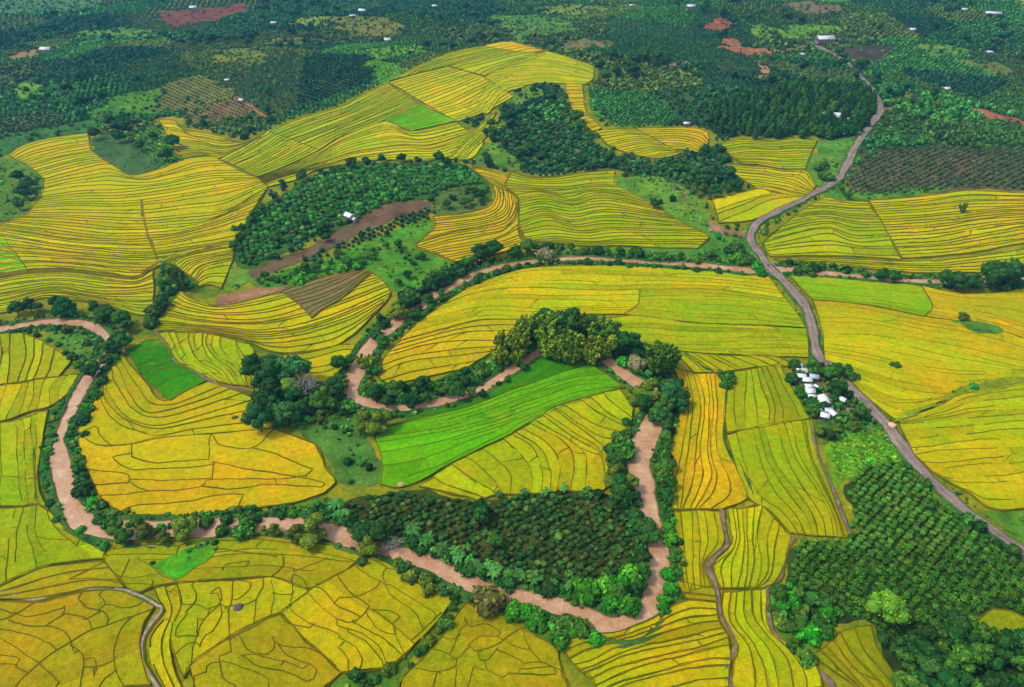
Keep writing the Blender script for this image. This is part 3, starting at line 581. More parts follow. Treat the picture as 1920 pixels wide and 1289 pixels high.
def loft(i, label, pal, view, guides, ns, cross, lw, brk, extra=(), inner=True):
    r = np.random.default_rng(100 + i)
    G = [ground(pts(g, view)) for g in guides]
    L = max(np.hypot(*np.diff(g, axis=0).T).sum() for g in G)
    n = int(np.clip(L / 2.6, 6, 200))
    G = [spline(g, n=n) for g in G]
    zr = 0.58 + 0.011 * (i % 23) + (0.55 if pal == 'B' else 0)
    wf = float(np.clip(np.vstack(G)[:, 1].mean() / 330, 0.55, 1.05))
    lines = []
    for k in range(len(G) - 1):
        m = ns[k] if extra or np.vstack(G)[:, 1].mean() < 300 or brk >= .3 else int(round(ns[k] * 1.45))
        for j in range(m + 1):
            t = j / (m + 1)
            if j == 0:
                tt = np.zeros(n)
            else:
                tt = t + wob(n, 0.24 / (m + 1), 0.10, r) + wob(n, 0.20 / (m + 1), 0.035, r)
            lines.append(G[k] * (1 - tt[:, None]) + G[k + 1] * tt[:, None])
    lines.append(G[-1])
    outline = np.vstack([G[0]] + [g[-1:] for g in G[1:-1]] + [G[-1][::-1]] + [g[:1] for g in G[1:-1][::-1]])
    FIELD_POLYS.append(outline)
    fill_xy(outline, 1)
    down = G[0][:, 1].mean() >= G[-1][:, 1].mean()
    acc = Acc()
    base = PAL[pal]
    ends0, ends1 = [], []
    for a, b in zip(lines[:-1], lines[1:]):
        width = np.hypot(*(b - a).T)
        sub = int(np.clip(np.ceil(width.max() / 6), 1, 6))
        seg = np.hypot(*np.diff((a + b) / 2, axis=0).T).mean()
        cuts = [0]
        if cross and not extra:
            if G[0][:, 1].mean() < 190: cross_ = cross * .62
            else: cross_ = cross
            while True:
                c = cuts[-1] + max(2, int(cross_ * r.uniform(0.4, 1.6) / max(seg, 0.3)))
                if c > n - 4: break
                cuts.append(c)
        cuts.append(n - 1)
        for c0, c1 in zip(cuts[:-1], cuts[1:]):
            tt = np.linspace(0, 1, sub + 1)[None, :, None]
            P = a[c0:c1 + 1, None] * (1 - tt) + b[c0:c1 + 1, None] * tt
            sh = P.shape
            V = lift(P.reshape(-1, 2), zr)
            V[:, 2] += (np.broadcast_to(tt if down else 1 - tt, (sh[0], sh[1], 1)).reshape(-1) - .5) * (0.0 if extra else 0.08 if brk >= .2 or pal in 'LK' else 0.36)
            I = np.arange(sh[0] * sh[1]).reshape(sh[:2])
            Q = np.stack([I[:-1, :-1], I[1:, :-1], I[1:, 1:], I[:-1, 1:]], -1).reshape(-1, 4)
            acc.add(V, Q, jitter_col(base, r), 0)
            if c0 > 0 and width[c0] > 1.5 and r.random() < 0.75:
                q0 = c0; q1 = int(np.clip(c0 + r.integers(-2, 3), 0, n - 1))
                cp = spline(np.stack([a[q0], (a[q0] + b[q1]) / 2 + r.normal(0, 0.4, 2), b[q1]]), 2.0)
                bund(acc, cp, lw * 0.34 * (.5 + .5 * wf), zr + 0.20, r, 0)
    for j, l in enumerate(lines):
        edge = j in (0, len(lines) - 1)
        if not edge and not inner: continue
        bund(acc, l, lw * wf * ((0.40 if pal in 'LK' else 0.52) if brk < .3 else .32) * r.uniform(.7, 1.25), zr + (0.20 if brk < .3 else .12), r, .04 if edge else brk)
    X_ = [spline(ground(pts(x_, view)), 2.0) for x_ in extra]
    if extra:                                  # run every bund on to the next one, so that it closes off its paddy
        rest = [spline(np.vstack([outline, outline[:1]]), 1.5)] + ([l for l in lines[1:-1]] if inner else [])
        for q_ in range(len(X_)):
            for e_ in (0, -1):
                o_ = np.vstack(rest + [x for k, x in enumerate(X_) if k != q_])
                d_ = np.hypot(*(o_ - X_[q_][e_]).T)
                b_ = int(np.argmin(d_))
                if .4 < d_[b_] < 14:
                    n_ = max(2, int(d_[b_] / 1.5))
                    w_ = np.linspace(0, 1, n_ + 1)[1:, None]
                    ext = X_[q_][e_] * (1 - w_) + o_[b_] * w_
                    X_[q_] = np.vstack([ext[::-1], X_[q_]]) if e_ == 0 else np.vstack([X_[q_], ext])
    for x_ in X_:
        bund(acc, x_, lw * 0.54 * wf * r.uniform(.75, 1.3), zr + .24, r, 0)
    for e in (0, -1):
        ep = np.stack([g[e] for g in G])
        if np.hypot(*np.diff(ep, axis=0).T).sum() > 4:
            bund(acc, spline(ep, 2.6), lw * 0.5 * wf, zr + 0.20, r, 0)
    o = link("rice_field", acc.mesh("rice_field", [M['rice'], M['bund']]))
    tag(o, label, "rice field", kind="structure")
    return o
for i, L_ in enumerate(LOFTS):
    loft(i, *L_)
for _ in range(3):                       # a grassy margin round the fields keeps the plantations off them
    f_ = (MASK == 1) | (MASK == 6)
    g_ = f_.copy()
    g_[1:] |= f_[:-1]; g_[:-1] |= f_[1:]; g_[:, 1:] |= f_[:, :-1]; g_[:, :-1] |= f_[:, 1:]
    MASK[g_ & (MASK == 0)] = 6
g_ = (MASK == 1) | (MASK == 6)
for _ in range(4):
    f_ = g_.copy()
    g_[1:] |= f_[:-1]; g_[:-1] |= f_[1:]; g_[:, 1:] |= f_[:, :-1]; g_[:, :-1] |= f_[:, 1:]
at_ = GROUND.data.attributes["col"]
c_ = np.empty(GX.size * 4, np.float32); at_.data.foreach_get("color", c_); c_ = c_.reshape(-1, 4)
xi = ((GX.ravel() - MX0) / MS).astype(int); yi = ((GY.ravel() - MY0) / MS).astype(int)
ok_ = (xi >= 0) & (xi < MW) & (yi >= 0) & (yi < MH)
near_ = np.zeros(GX.size, bool); near_[ok_] = g_[yi[ok_], xi[ok_]]
c_[near_, :3] = 1.0                          # field margins are grassy, not bush
at_.data.foreach_set("color", c_.ravel())

# ------------------------------------------------------------------ patches of other ground: grass, soil, weeds
PATCH_POLYS = []
def patch(name, label, cat, color, poly, view='', z=0.05, mat='patch', code=2, rough=1.5, kind="structure", grid=5.0):
    g = ground(pts(poly, view))
    g = spline(np.vstack([g, g[:1]]), 2.5)[:-1]
    r = np.random.default_rng(len(label) * 7 + len(poly))
    rough *= 1 + 3.0 * np.clip((g[:, 1].mean() - 480) / 300, 0, 1)
    g = g + normals(g) * (wob(len(g), rough, 0.6, r) + wob(len(g), rough * .8, 0.17, r))[:, None]
    fill_xy(g, code, z < 0.5)
    PATCH_POLYS.append((label, cat, g))
    x0, y0 = g.min(0); x1, y1 = g.max(0)
    X, Y = np.meshgrid(np.arange(x0, x1, grid), np.arange(y0, y1, grid))
    X = X.ravel() + r.uniform(-.8, .8, X.size); Y = Y.ravel() + r.uniform(-.8, .8, Y.size)
    k = inside(g, X, Y)
    P = [Vector(p) for p in g] + [Vector(p) for p in np.stack([X[k], Y[k]], 1)]
    nb = len(g)
    vs, es, fs, *_ = delaunay_2d_cdt(P, [], [list(range(nb))], 1, 1e-4)
    V = lift(np.array([[v.x, v.y] for v in vs]), z)
    tri = [f for f in fs if len(f) == 3]
    o = link(name, mesh_np(name, V, [tri], [M[mat]], None, np.broadcast_to(np.asarray(color, float) * np.array([1, 1.08, .55 if color[1] > color[0] else 1]), (len(V), 3))))
    tag(o, label, cat, kind=kind)
    return o
GRASS, TEAL, LIME, SOIL, RED = (0.045, 0.15, 0.018), (0.026, 0.115, 0.034), (0.085, 0.25, 0.012), (0.14, 0.085, 0.05), (0.24, 0.105, 0.04)
OLIVE, DKSOIL, WEED = (0.13, 0.14, 0.04), (0.075, 0.055, 0.035), (0.06, 0.20, 0.02)
PATCHES = [
 ("meadow", "pale teal meadow at the top left corner", "meadow", (0.05, 0.14, 0.09), "-150,-20 0,-14 190,-12 180,14 95,25 20,28 -150,34", ''),
 ("ploughed_field", "dark red ploughed field beside a white house at the top", "ploughed field", (0.15, 0.062, 0.030), "870,75 1090,55 1380,25 1370,65 1270,95 960,150", '00'),
 ("soil_patch", "reddish yellow yard patch left of a small white house", "bare soil", (0.24, 0.16, 0.05), "60,300 150,285 235,288 190,330 90,335", '00'),
 ("meadow", "small olive clearing in the far plantations at upper left", "meadow", OLIVE, "1470,235 1570,215 1680,215 1690,250 1580,262 1490,260", '00'),
 ("striped_plot", "olive striped plot of young rows below the far coffee", "striped plot", (0.12, 0.13, 0.045), "905,505 970,460 1060,440 1180,450 1310,500 1320,550 1150,600 1080,660 1000,645 920,605", '00'),
 ("striped_plot", "brown striped plot with a tiny hut at its corner", "striped plot", (0.17, 0.12, 0.04), "1080,662 1150,605 1240,570 1340,550 1440,620 1330,660 1240,690 1150,705", '00'),
 ("meadow", "teal grass slope above the upper left golden terraces", "meadow", TEAL, "-120,800 -60,770 120,740 300,720 480,680 620,650 580,700 540,745 470,752 280,782 100,828 30,872 -60,880 -120,900", '00'),
 ("meadow", "bright green grass strip left of the striped plots", "meadow", GRASS, "480,640 560,590 620,545 880,500 895,560 890,640 760,640 640,660 560,740 500,740", '00'),
 ("fallow_field", "dull green fallow field shaped like a bowl", "fallow field", (0.035, 0.10, 0.045), "520,770 600,755 720,785 830,860 910,925 780,982 690,978 600,905 515,870", '00'),
 ("vegetable_plot", "bright green triangular plot with fine rows", "vegetable plot", (0.06, 0.20, 0.012), "735,770 900,700 960,760 1040,850 1005,915 880,920 800,830", '00'),
 ("meadow", "shrubby green slope at the left edge below the terraces", "meadow", (0.06, 0.15, 0.02), "-120,900 30,885 130,920 225,975 262,1015 235,1075 180,1140 140,1225 -20,1262 -120,1270", '00'),
 ("gully", "brown eroded gully left of the golden field", "gully", (0.10, 0.06, 0.035), "160,960 225,970 265,1015 250,1060 190,1120 165,1200 140,1200 165,1120 215,1050 205,1000", '00'),
 ("vegetable_plot", "vivid green strip rising beside the dark coffee", "vegetable plot", (0.06, 0.22, 0.03), "60,270 150,300 290,370 380,400 300,445 200,455 180,400", '10'),
 ("meadow", "olive grassy yard around the two tiny houses at the top", "meadow", OLIVE, "-40,100 60,90 180,95 320,130 300,200 200,220 60,190 -30,160", '10'),
 ("meadow", "pale green rounded meadow behind the yellow crest", "meadow", (0.055, 0.17, 0.04), "800,120 880,88 1150,90 1310,140 1290,185 1080,200 1000,235 930,180", '10'),
 ("gully", "grassy gully between the yellow slope and the coffee hill", "gully", (0.06, 0.17, 0.03), "760,860 820,810 900,830 960,870 1000,940 940,960 820,940 740,935", '10'),
 ("meadow", "light green weeds beside the orange stair of terraces", "meadow", (0.07, 0.18, 0.03), "960,560 1000,520 1080,500 1130,520 1080,570 1000,620 960,650", '10'),
 ("soil_patch", "pale bare soil spot among dark trees at the top", "bare soil", (0.36, 0.22, 0.15), "1800,355 1850,350 1900,375 1860,388 1815,380", '10'),
 ("soil_patch", "reddish soil clearing near the top right", "bare soil", RED, "110,135 180,115 260,112 300,140 230,158 140,160", '20'),
 ("soil_patch", "orange soil clearing crossed by dark trees", "bare soil", (0.28, 0.135, 0.05), "190,250 260,222 330,240 400,268 480,290 440,310 360,305 300,285 210,272", '20'),
 ("soil_patch", "ochre soil track patch at the plantation corner", "bare soil", (0.30, 0.18, 0.07), "390,345 450,350 510,400 540,405 480,430 420,440 450,400", '20'),
 ("ploughed_field", "dark brown ploughed strip right of the far road", "ploughed field", (0.055, 0.045, 0.03), "880,290 1000,268 1100,262 1210,280 1150,320 1040,345 950,350", '20'),
 ("ploughed_field", "grey brown ploughed field at the top edge", "ploughed field", (0.15, 0.12, 0.06), "560,30 680,8 800,20 890,40 860,75 760,80 640,70", '20'),
 ("meadow", "pale olive strip on the far right slope", "meadow", (0.11, 0.12, 0.05), "1505,340 1600,335 1700,360 1830,380 1820,420 1700,405 1560,370", '20'),
 ("meadow", "yellow field corner at the top right edge", "meadow", (0.36, 0.34, 0.02), "1830,0 1990,-10 1990,60 1880,25", '20'),
 ("soil_patch", "orange soil bank at the right edge of the plantations", "bare soil", (0.30, 0.13, 0.045), "1630,610 1700,615 1800,645 1960,700 1960,730 1860,690 1750,680 1660,650", '20'),
 ("soil_patch", "pinkish brown bare slope in the right coffee", "bare soil", (0.16, 0.098, 0.05), "1460,850 1500,842 1550,890 1610,855 1640,900 1690,915 1600,940 1560,990 1520,970 1500,900", '20'),
 ("meadow", "yellowish scrub beside the road bend", "meadow", (0.13, 0.16, 0.03), "1180,530 1250,515 1330,545 1290,575 1200,575", '20'),
 ("meadow", "lush green roadside slope left of the road bend", "meadow", (0.05, 0.19, 0.035), "760,800 850,790 960,770 985,790 930,900 880,1000 790,1055 745,1030 700,960 690,950 740,860", '20'),
 ("meadow", "bright grass bank between the road and the right terraces", "meadow", (0.055, 0.18, 0.03), "790,1090 900,1125 1040,1130 1250,1110 1500,1075 1500,1050 1250,1060 1000,1090 880,1060", '20'),
 ("soil_patch", "ochre scrubby coffee ground below the dark plantation at right", "plantation ground", (0.10, 0.085, 0.04), "960,960 1040,880 1250,830 1600,830 1990,850 1990,1050 1850,1070 1560,1075 1250,1090 1000,1085 930,1040", '20'),
 ("meadow", "weedy green slope at the right end of the wavy terraces", "meadow", (0.07, 0.20, 0.03), "1540,990 1700,995 1800,1010 1960,1080 2070,1230 2080,1330 1990,1300 1850,1222 1720,1138 1560,1090", '10'),
 ("dirt_track", "red dirt track curving down to the road", "dirt track", (0.26, 0.15, 0.09), "1237,336 1262,345 1290,365 1318,395 1345,427 1375,436 1402,440 1402,446 1370,443 1338,434 1308,400 1284,372 1258,352 1234,343", ''),
 ("meadow", "thick green verge between the track, the river and the road", "meadow", (0.045, 0.18, 0.035), "1320,432 1370,444 1402,448 1420,490 1410,502 1340,495 1250,490 1150,482 1060,476 1060,468 1150,468 1250,466 1320,462", ''),
 ("garden", "deep green thicket ground on the round coffee hill", "plantation ground", (0.028, 0.10, 0.018), "437,432 468,405 500,382 540,362 575,333 640,312 700,305 760,307 830,303 880,313 915,345 918,372 860,360 800,375 720,385 660,420 600,440 540,470 470,505 440,500 430,470", ''),
 ("soil_patch", "brown bare strip below the hut on the coffee hill", "bare soil", (0.13, 0.09, 0.042), "468,512 520,490 580,462 640,428 690,395 760,378 805,380 810,393 750,405 700,428 640,455 575,485 520,512 475,522", ''),
 ("meadow", "grey green fallow strip at the east end of the coffee hill", "meadow", (0.075, 0.13, 0.05), "800,375 850,355 905,352 918,372 880,395 820,405 808,395", ''),
 ("meadow", "bright bushy slope between the coffee hill and the river", "meadow", (0.04, 0.19, 0.022), "700,452 760,425 815,408 800,440 790,457 845,495 820,520 780,545 745,548 712,518 690,500 640,510 560,532 480,542 462,530 480,520 560,500 620,480", ''),
 ("grass_strip", "green strip with a sandy path left of the coffee hill", "grass strip", (0.08, 0.19, 0.03), "432,470 442,500 470,512 462,530 440,545 416,543 425,510", ''),
 ("ploughed_field", "bare brown plot above the striped terraces", "ploughed field", (0.24, 0.14, 0.06), "413,552 460,545 532,528 540,540 480,562 413,574", ''),
 ("thicket_ground", "dark green thicket ground around the lone bamboo", "thicket ground", (0.03, 0.11, 0.02), "290,535 310,505 345,500 370,530 340,548 318,573 292,615 275,600 288,570", ''),
 ("meadow", "small dark green meadow enclosed by river trees", "meadow", (0.06, 0.17, 0.035), "88,618 130,618 165,628 188,650 182,668 152,682 120,660 98,640", ''),
 ("meadow", "green weedy meadow south of the big tree cluster", "meadow", (0.045, 0.15, 0.035), "545,795 600,782 680,765 740,770 700,812 700,840 715,900 640,905 620,880 602,845 570,818", ''),
 ("meadow", "thicket floor under the big tree cluster", "thicket ground", (0.03, 0.10, 0.02), "478,700 520,665 570,700 640,695 660,660 690,640 700,660 660,710 655,745 690,765 640,780 545,797 492,795 472,745", ''),
 ("meadow", "green river bank belt under the bamboo and thickets", "thicket ground", (0.025, 0.10, 0.016), "705,725 760,722 870,695 925,658 960,610 1040,592 1140,610 1250,640 1262,690 1268,800 1245,860 1240,905 1215,900 1195,850 1240,790 1190,705 1100,655 1010,665 930,715 860,745 760,762 700,755", ''),
 ("meadow", "grass belt between the olive fan and the right river", "thicket ground", (0.03, 0.11, 0.02), "1180,765 1195,790 1195,840 1185,900 1215,980 1232,1040 1205,1060 1180,930 1135,920 1170,860 1185,800", ''),
 ("coffee_ground", "brown soil of the coffee plantation inside the lower meander", "plantation ground", (0.035, 0.058, 0.014), "645,945 700,925 790,925 860,938 910,940 1000,925 1110,922 1182,928 1205,980 1225,1040 1225,1100 1190,1145 1130,1130 1060,1115 960,1090 870,1060 790,1035 720,1010 655,985", ''),
 ("meadow", "green right bank between the lower river and the gold strips", "thicket ground", (0.045, 0.14, 0.02), "1222,800 1250,810 1240,905 1262,960 1272,1050 1285,1122 1245,1150 1215,1165 1245,1100 1245,1040 1225,960 1215,900", ''),
 ("meadow", "weedy south bank of the lower river bend", "thicket ground", (0.045, 0.15, 0.02), "690,1030 740,1045 800,1068 870,1102 960,1135 1060,1160 1150,1190 1110,1192 1070,1205 1045,1230 1050,1290 1030,1225 1005,1175 960,1140 900,1130 850,1128 800,1098 745,1068", ''),
 ("grass_strip", "hedgerow strip of weeds between two gold fields at bottom", "grass strip", (0.05, 0.15, 0.02), "848,1126 872,1130 830,1180 780,1240 750,1262 735,1300 620,1310 640,1266 730,1252 785,1205 828,1160", ''),
 ("meadow", "vivid teal green patch of weeds in the bottom left field", "meadow", (0.030, 0.25, 0.010), "835,592 920,575 1000,550 1100,520 1195,515 1180,560 1110,620 1040,665 970,685 920,655", '02'),
 ("meadow", "left river bank belt of low scrub", "thicket ground", (0.04, 0.14, 0.02), "150,735 120,770 92,800 80,860 82,920 100,965 150,1000 200,1012 210,1030 150,1015 95,972 70,910 72,840 95,770 130,730", ''),
 ("meadow", "inner left meander bank of low scrub", "thicket ground", (0.04, 0.14, 0.02), "200,650 225,660 200,715 150,800 142,830 160,885 190,945 240,970 300,975 480,960 600,935 640,940 660,960 640,1000 560,985 430,985 240,990 170,970 135,900 125,830 150,760", ''),
 ("meadow", "south bank belt of bushes below the lower left river", "thicket ground", (0.04, 0.13, 0.02), "205,1005 300,1005 420,996 520,992 600,1000 680,1022 690,1040 560,1022 440,1014 300,1022 212,1026", ''),
 ("vegetable_plot", "bright lettuce green garden below the hamlet", "vegetable plot", (0.075, 0.25, 0.012), "1545,840 1580,805 1620,790 1660,815 1692,860 1640,870 1602,890 1575,930 1590,960 1592,1000 1572,960 1550,900", ''),
 ("soil_patch", "bare earth yard of the white roofed hamlet", "bare soil", (0.24, 0.145, 0.095), "1484,686 1502,684 1535,705 1560,735 1595,745 1605,765 1580,785 1545,795 1528,780 1510,750 1495,720", ''),
 ("meadow", "grassy ground around the hamlet houses", "thicket ground", (0.055, 0.13, 0.025), "1482,680 1545,682 1590,715 1625,765 1650,800 1620,800 1545,835 1522,820 1530,790 1520,775 1500,735 1480,700", ''),
 ("coffee_ground", "dark soil of the coffee plantation at the lower right", "plantation ground", (0.022, 0.055, 0.014), "1480,1090 1484,1030 1500,1012 1590,1012 1600,960 1585,925 1605,880 1640,862 1695,862 1760,940 1850,1008 1990,1100 1990,1330 1690,1330 1650,1200 1632,1170 1570,1180 1490,1150", ''),
 ("meadow", "vivid green thicket ground left of the lower right coffee", "thicket ground", (0.035, 0.19, 0.02), "1440,1095 1480,1085 1530,1110 1580,1150 1570,1185 1515,1222 1490,1205 1450,1170", ''),
 ("meadow", "green verge along the lower right road", "grass strip", (0.07, 0.19, 0.02), "1690,845 1720,880 1770,925 1830,972 1880,1010 1960,1065 1930,1075 1850,1022 1770,960 1700,880", ''),
 ("meadow", "green garden right of the lower road at the right edge", "meadow", (0.055, 0.20, 0.03), "1850,965 1900,958 1990,950 1990,1060 1930,1035 1890,1005", ''),
 ("weedy_strip", "weedy green ditch strip crossing the right yellow field", "grass strip", (0.16, 0.23, 0.012), "1660,792 1700,782 1740,765 1775,745 1800,730 1850,722 1940,705 1940,718 1850,733 1805,742 1780,758 1740,777 1700,792", ''),
 ("weedy_strip", "low weedy island in the orange yellow field at right", "grass strip", (0.05, 0.17, 0.03), "1785,604 1800,600 1825,605 1850,612 1872,620 1850,626 1828,628 1800,612", ''),
]
PATCHES += [
 ("meadow", "light green clearing left of the big dark trees at upper left", "meadow", (0.080, 0.225, 0.035), "20,165 50,155 75,160 82,175 60,185 30,182", ''),
 ("meadow", "soft green field strip on the far left slope", "meadow", (0.064, 0.195, 0.04), "150,58 230,52 290,60 280,72 200,76 155,70", ''),
 ("meadow", "yellow flecked plot right of the far ploughed field", "meadow", (0.144, 0.210, 0.04), "545,36 600,30 618,40 590,50 550,48", ''),
 ("meadow", "green clearing behind the vivid strip at top", "meadow", (0.072, 0.210, 0.03), "690,92 760,85 800,95 770,108 700,108", ''),
 ("meadow", "olive field at the top edge right of centre", "meadow", (0.104, 0.180, 0.035), "1010,14 1090,8 1150,14 1130,28 1040,32", ''),
 ("meadow", "light green plot between two dark hedges at the top right", "meadow", (0.080, 0.210, 0.035), "1395,48 1440,54 1500,66 1470,74 1410,64", ''),
 ("meadow", "green slope above the large white building", "meadow", (0.064, 0.210, 0.035), "1470,52 1530,46 1560,56 1520,66 1480,66", ''),
 ("striped_plot", "striped young coffee near the ochre track patch", "striped plot", (0.04, 0.09, 0.03), "1325,116 1370,112 1418,140 1395,150 1350,136", ''),
 ("meadow", "pale green patch on the right far slope", "meadow", (0.072, 0.195, 0.04), "1720,92 1760,84 1812,92 1800,104 1750,106", ''),
 ("meadow", "brownish weedy clearing above the crest", "meadow", (0.144, 0.135, 0.04), "1040,82 1090,72 1140,76 1130,88 1060,92", ''),
 ("meadow", "olive brown thin plantation in the middle left distance", "meadow", (0.120, 0.150, 0.035), "405,100 450,92 490,98 500,118 440,124 410,115", ''),
]
for k_, (nm, lab, cat, colr, poly, vw) in enumerate(PATCHES):
    top = nm in ("weedy_strip",) or 'vivid teal' in lab
    patch(nm, lab, cat, colr, poly, vw, z=(0.98 if top else 0.36 - 0.005 * k_))

# ------------------------------------------------------------------ river, banks, road, ditches
rv = spline(RIVER, 2.5)
nR = len(rv)
half = 2.4 + wob(nR, 0.95, 0.13) + wob(nR, 0.3, 0.5)
sy = rv[:, 1]
half = half * np.clip(1.0 + (260 - sy) * 0.0022, 0.80, 1.25)
bulge = ground(pts("830,548 1212,822 1160,1178 1232,1090 120,850 1160,694"))
for b, a_ in zip(bulge, (1.8, 0.6, 1.2, 0.9, 0.6, 0.9)):
    half += a_ * np.exp(-((rv - b) ** 2).sum(1) / 16 ** 2)
acc = Acc()
half_l = half + wob(nR, 0.5, 0.8); half_r = half + wob(nR, 0.5, 0.8)
ribbon(acc, rv, np.stack([-half_r - 0.6, -half_r * 0.33, half_l * 0.33, half_l + 0.6], 1), np.array([.32, .32, .32, .32]))
tag(link("river", acc.mesh("river", [M['water']], True)), "muddy brown river winding in tight bends through the rice fields", "river", kind="structure")
acc = Acc()
for sgn, hf in ((1, half_l), (-1, half_r)):
    w = 1.6 + wob(nR, 0.7, 0.4)
    cols = [hf, hf + 0.35, hf + 1.0, hf + 1.0 + w, hf + 2.2 + w]
    zz = np.stack([np.full(nR, .20), 0.62 + wob(nR, .15, .9), 0.9 + wob(nR, .2, .7), .6 + wob(nR, .2, .8), np.full(nR, .05)], 1)
    O = np.stack(cols, 1) * sgn
    if sgn < 0:
        O = O[:, ::-1]; zz = zz[:, ::-1]
    a0 = Acc()
    ribbon(a0, rv, O, zz)
    q = np.concatenate(a0.F); mi = np.zeros(len(q), int)
    k = np.arange(len(q)) % 4
    mi[(k == 0) if sgn > 0 else (k == 3)] = 1
    acc.V += a0.V; acc.C += a0.C; acc.F.append(q + acc.n); acc.MI.append(mi); acc.n += len(a0.V[0])
tag(link("river_bank", acc.mesh("river_bank", [M['bank'], M['mud']], True)), "green overgrown banks with red mud edges along the brown river", "river bank", kind="structure")
for s in (half,):
    fill_xy(np.vstack([rv + normals(rv) * (half + 1.5)[:, None], (rv - normals(rv) * (half + 1.5)[:, None])[::-1]]), 3)

ROAD = spline(ground(ROAD_PX), 3.0)
nr_ = len(ROAD)
acc = Acc()
hw = 2.3 + wob(nr_, .30, .35); hl = hw + wob(nr_, .55, 1.3); hr = hw + wob(nr_, .55, 1.4)
ribbon(acc, ROAD, np.stack([-hr - 1.2, -hr, -hw * .72, -hw * .5, -hw * .25, hw * .25, hw * .5, hw * .72, hl, hl + 1.2], 1), np.array([0, .80, .84, .82, .90, .90, .82, .84, .80, 0]))
acc.C[0] = np.tile(np.array([1, 1, .72, .5, .2, .2, .5, .72, 1, 1])[:, None], (nr_, 3))
k = np.arange(len(acc.F[0])) % 9
acc.MI[0] = np.where((k == 0) | (k == 8), 1, 0)
tag(link("road", acc.mesh("road", [M['road'], M['bank']], True)), "pinkish grey dirt road winding down the right side of the valley", "road", kind="structure")
fill_xy(np.vstack([ROAD + normals(ROAD) * 4, (ROAD - normals(ROAD) * 4)[::-1]]), 4)

def ditch(name, label, s, view, w, mat, z=.78, cat="ditch", edge=True):
    p = spline(ground(pts(s, view)), 2.0)
    r = np.random.default_rng(len(s))
    p = p + normals(p) * wob(len(p), .25, .8, r)[:, None]
    ww = w * np.clip(1 + wob(len(p), .3, .6, r), .6, 1.6)
    acc = Acc()
    ribbon(acc, p, np.stack([-ww - .7, -ww, -ww * .5, ww * .5, ww, ww + .7], 1), np.array([0, z, z - .08, z - .08, z, 0]))
    k = np.arange(len(acc.F[0])) % 5
    acc.MI[0] = np.where((k == 0) | (k == 4), 1, 0)
    tag(link(name, acc.mesh(name, [M[mat], M['bund']], True)), label, cat, kind="structure")
    fill_xy(np.vstack([p + normals(p) * (w + .6), (p - normals(p) * (w + .6))[::-1]]), 3)
ditch("ditch", "muddy grey ditch curving through the bottom left gold fields", "-60,735 0,748 100,778 190,802 330,770 430,745 530,737 620,737 700,746 790,780 880,832 918,852 890,900 840,960 815,1005 800,1070 812,1160 850,1240 895,1310", '02', .34, 'concrete')
ditch("ditch", "purple brown ditch winding down between the right gold strips", "222,296 235,430 250,490 180,550 137,620 178,700 203,830 215,900 260,970 298,1060 266,1110 250,1170 270,1310", '22', .75, 'ditch')
ditch("footpath", "brown earth path along the bottom right gold field", "480,700 468,800 490,960 560,1030 650,1110 720,1180 790,1225 830,1260 840,1310", '22', .7, 'ditch', cat="footpath")
ditch("footpath", "pale earth path at the corner of the lower right coffee", "622,450 590,510 560,590 542,680 480,702", '22', .6, 'ditch', cat="footpath")
ditch("footpath", "brown earth bank path between the smooth green field and the garden", "700,1080 765,1290 840,1470 890,1600 945,1735", '21', .6, 'ditch', cat="footpath")
ditch("footpath", "grey path between the dark green plot and the curved plots", "870,572 930,640 985,742 1080,795 1160,848 1250,885 1330,900 1430,915", '01', .45, 'ditch', cat="footpath")
ditch("footpath", "dark grassy dyke across the big golden field at left", "-30,524 50,511 133,509 217,520 257,522 277,508 300,493", '', .8, 'bund', cat="footpath")
ditch("footpath", "dark dyke slanting through the bottom gold checkered field", "1290,1020 1400,960 1520,890 1610,852 1640,800 1740,750 1925,660 2000,625 2085,570", '02', .62, 'bund', cat="footpath")
ditch("footpath", "overgrown dyke beside the orange strips", "0,690 60,740 130,790 235,822 247,950 238,1050 225,1150 240,1240 300,1310 360,1420 385,1500 380,1530", '21', .75, 'bank', cat="footpath")
ditch("footpath", "dark dyke splitting the big golden field from top to bottom", "265,375 272,420 283,455 297,490", '', .6, 'bund', cat="footpath")
ditch("dirt_track", "straight brown track along the far plantations", "480,290 560,285 660,268 700,255", '20', 1.6, 'mud', .35, "dirt track")
ditch("dirt_track", "faint dirt side road leaving the bend to the right", "1130,622 1200,600 1270,582 1330,560", '20', 1.5, 'mud', .35, "dirt track")
ditch("dirt_track", "ochre path below the tiny hut of the striped plots", "1375,580 1410,600 1440,622 1475,650 1520,672", '00', 1.4, 'mud', .5, "dirt track")
ditch("footpath", "dark dyke at the foot of the far yellow terraces", "735,935 860,930 960,965 1040,995 1180,1000 1350,985 1400,965 1535,960", '10', .8, 'bund', cat="footpath")
ditch("footpath", "dark dyke across the yellow terraces at left of the road bend", "100,890 250,925 420,945 560,962 680,985", '20', .9, 'bank', cat="footpath")

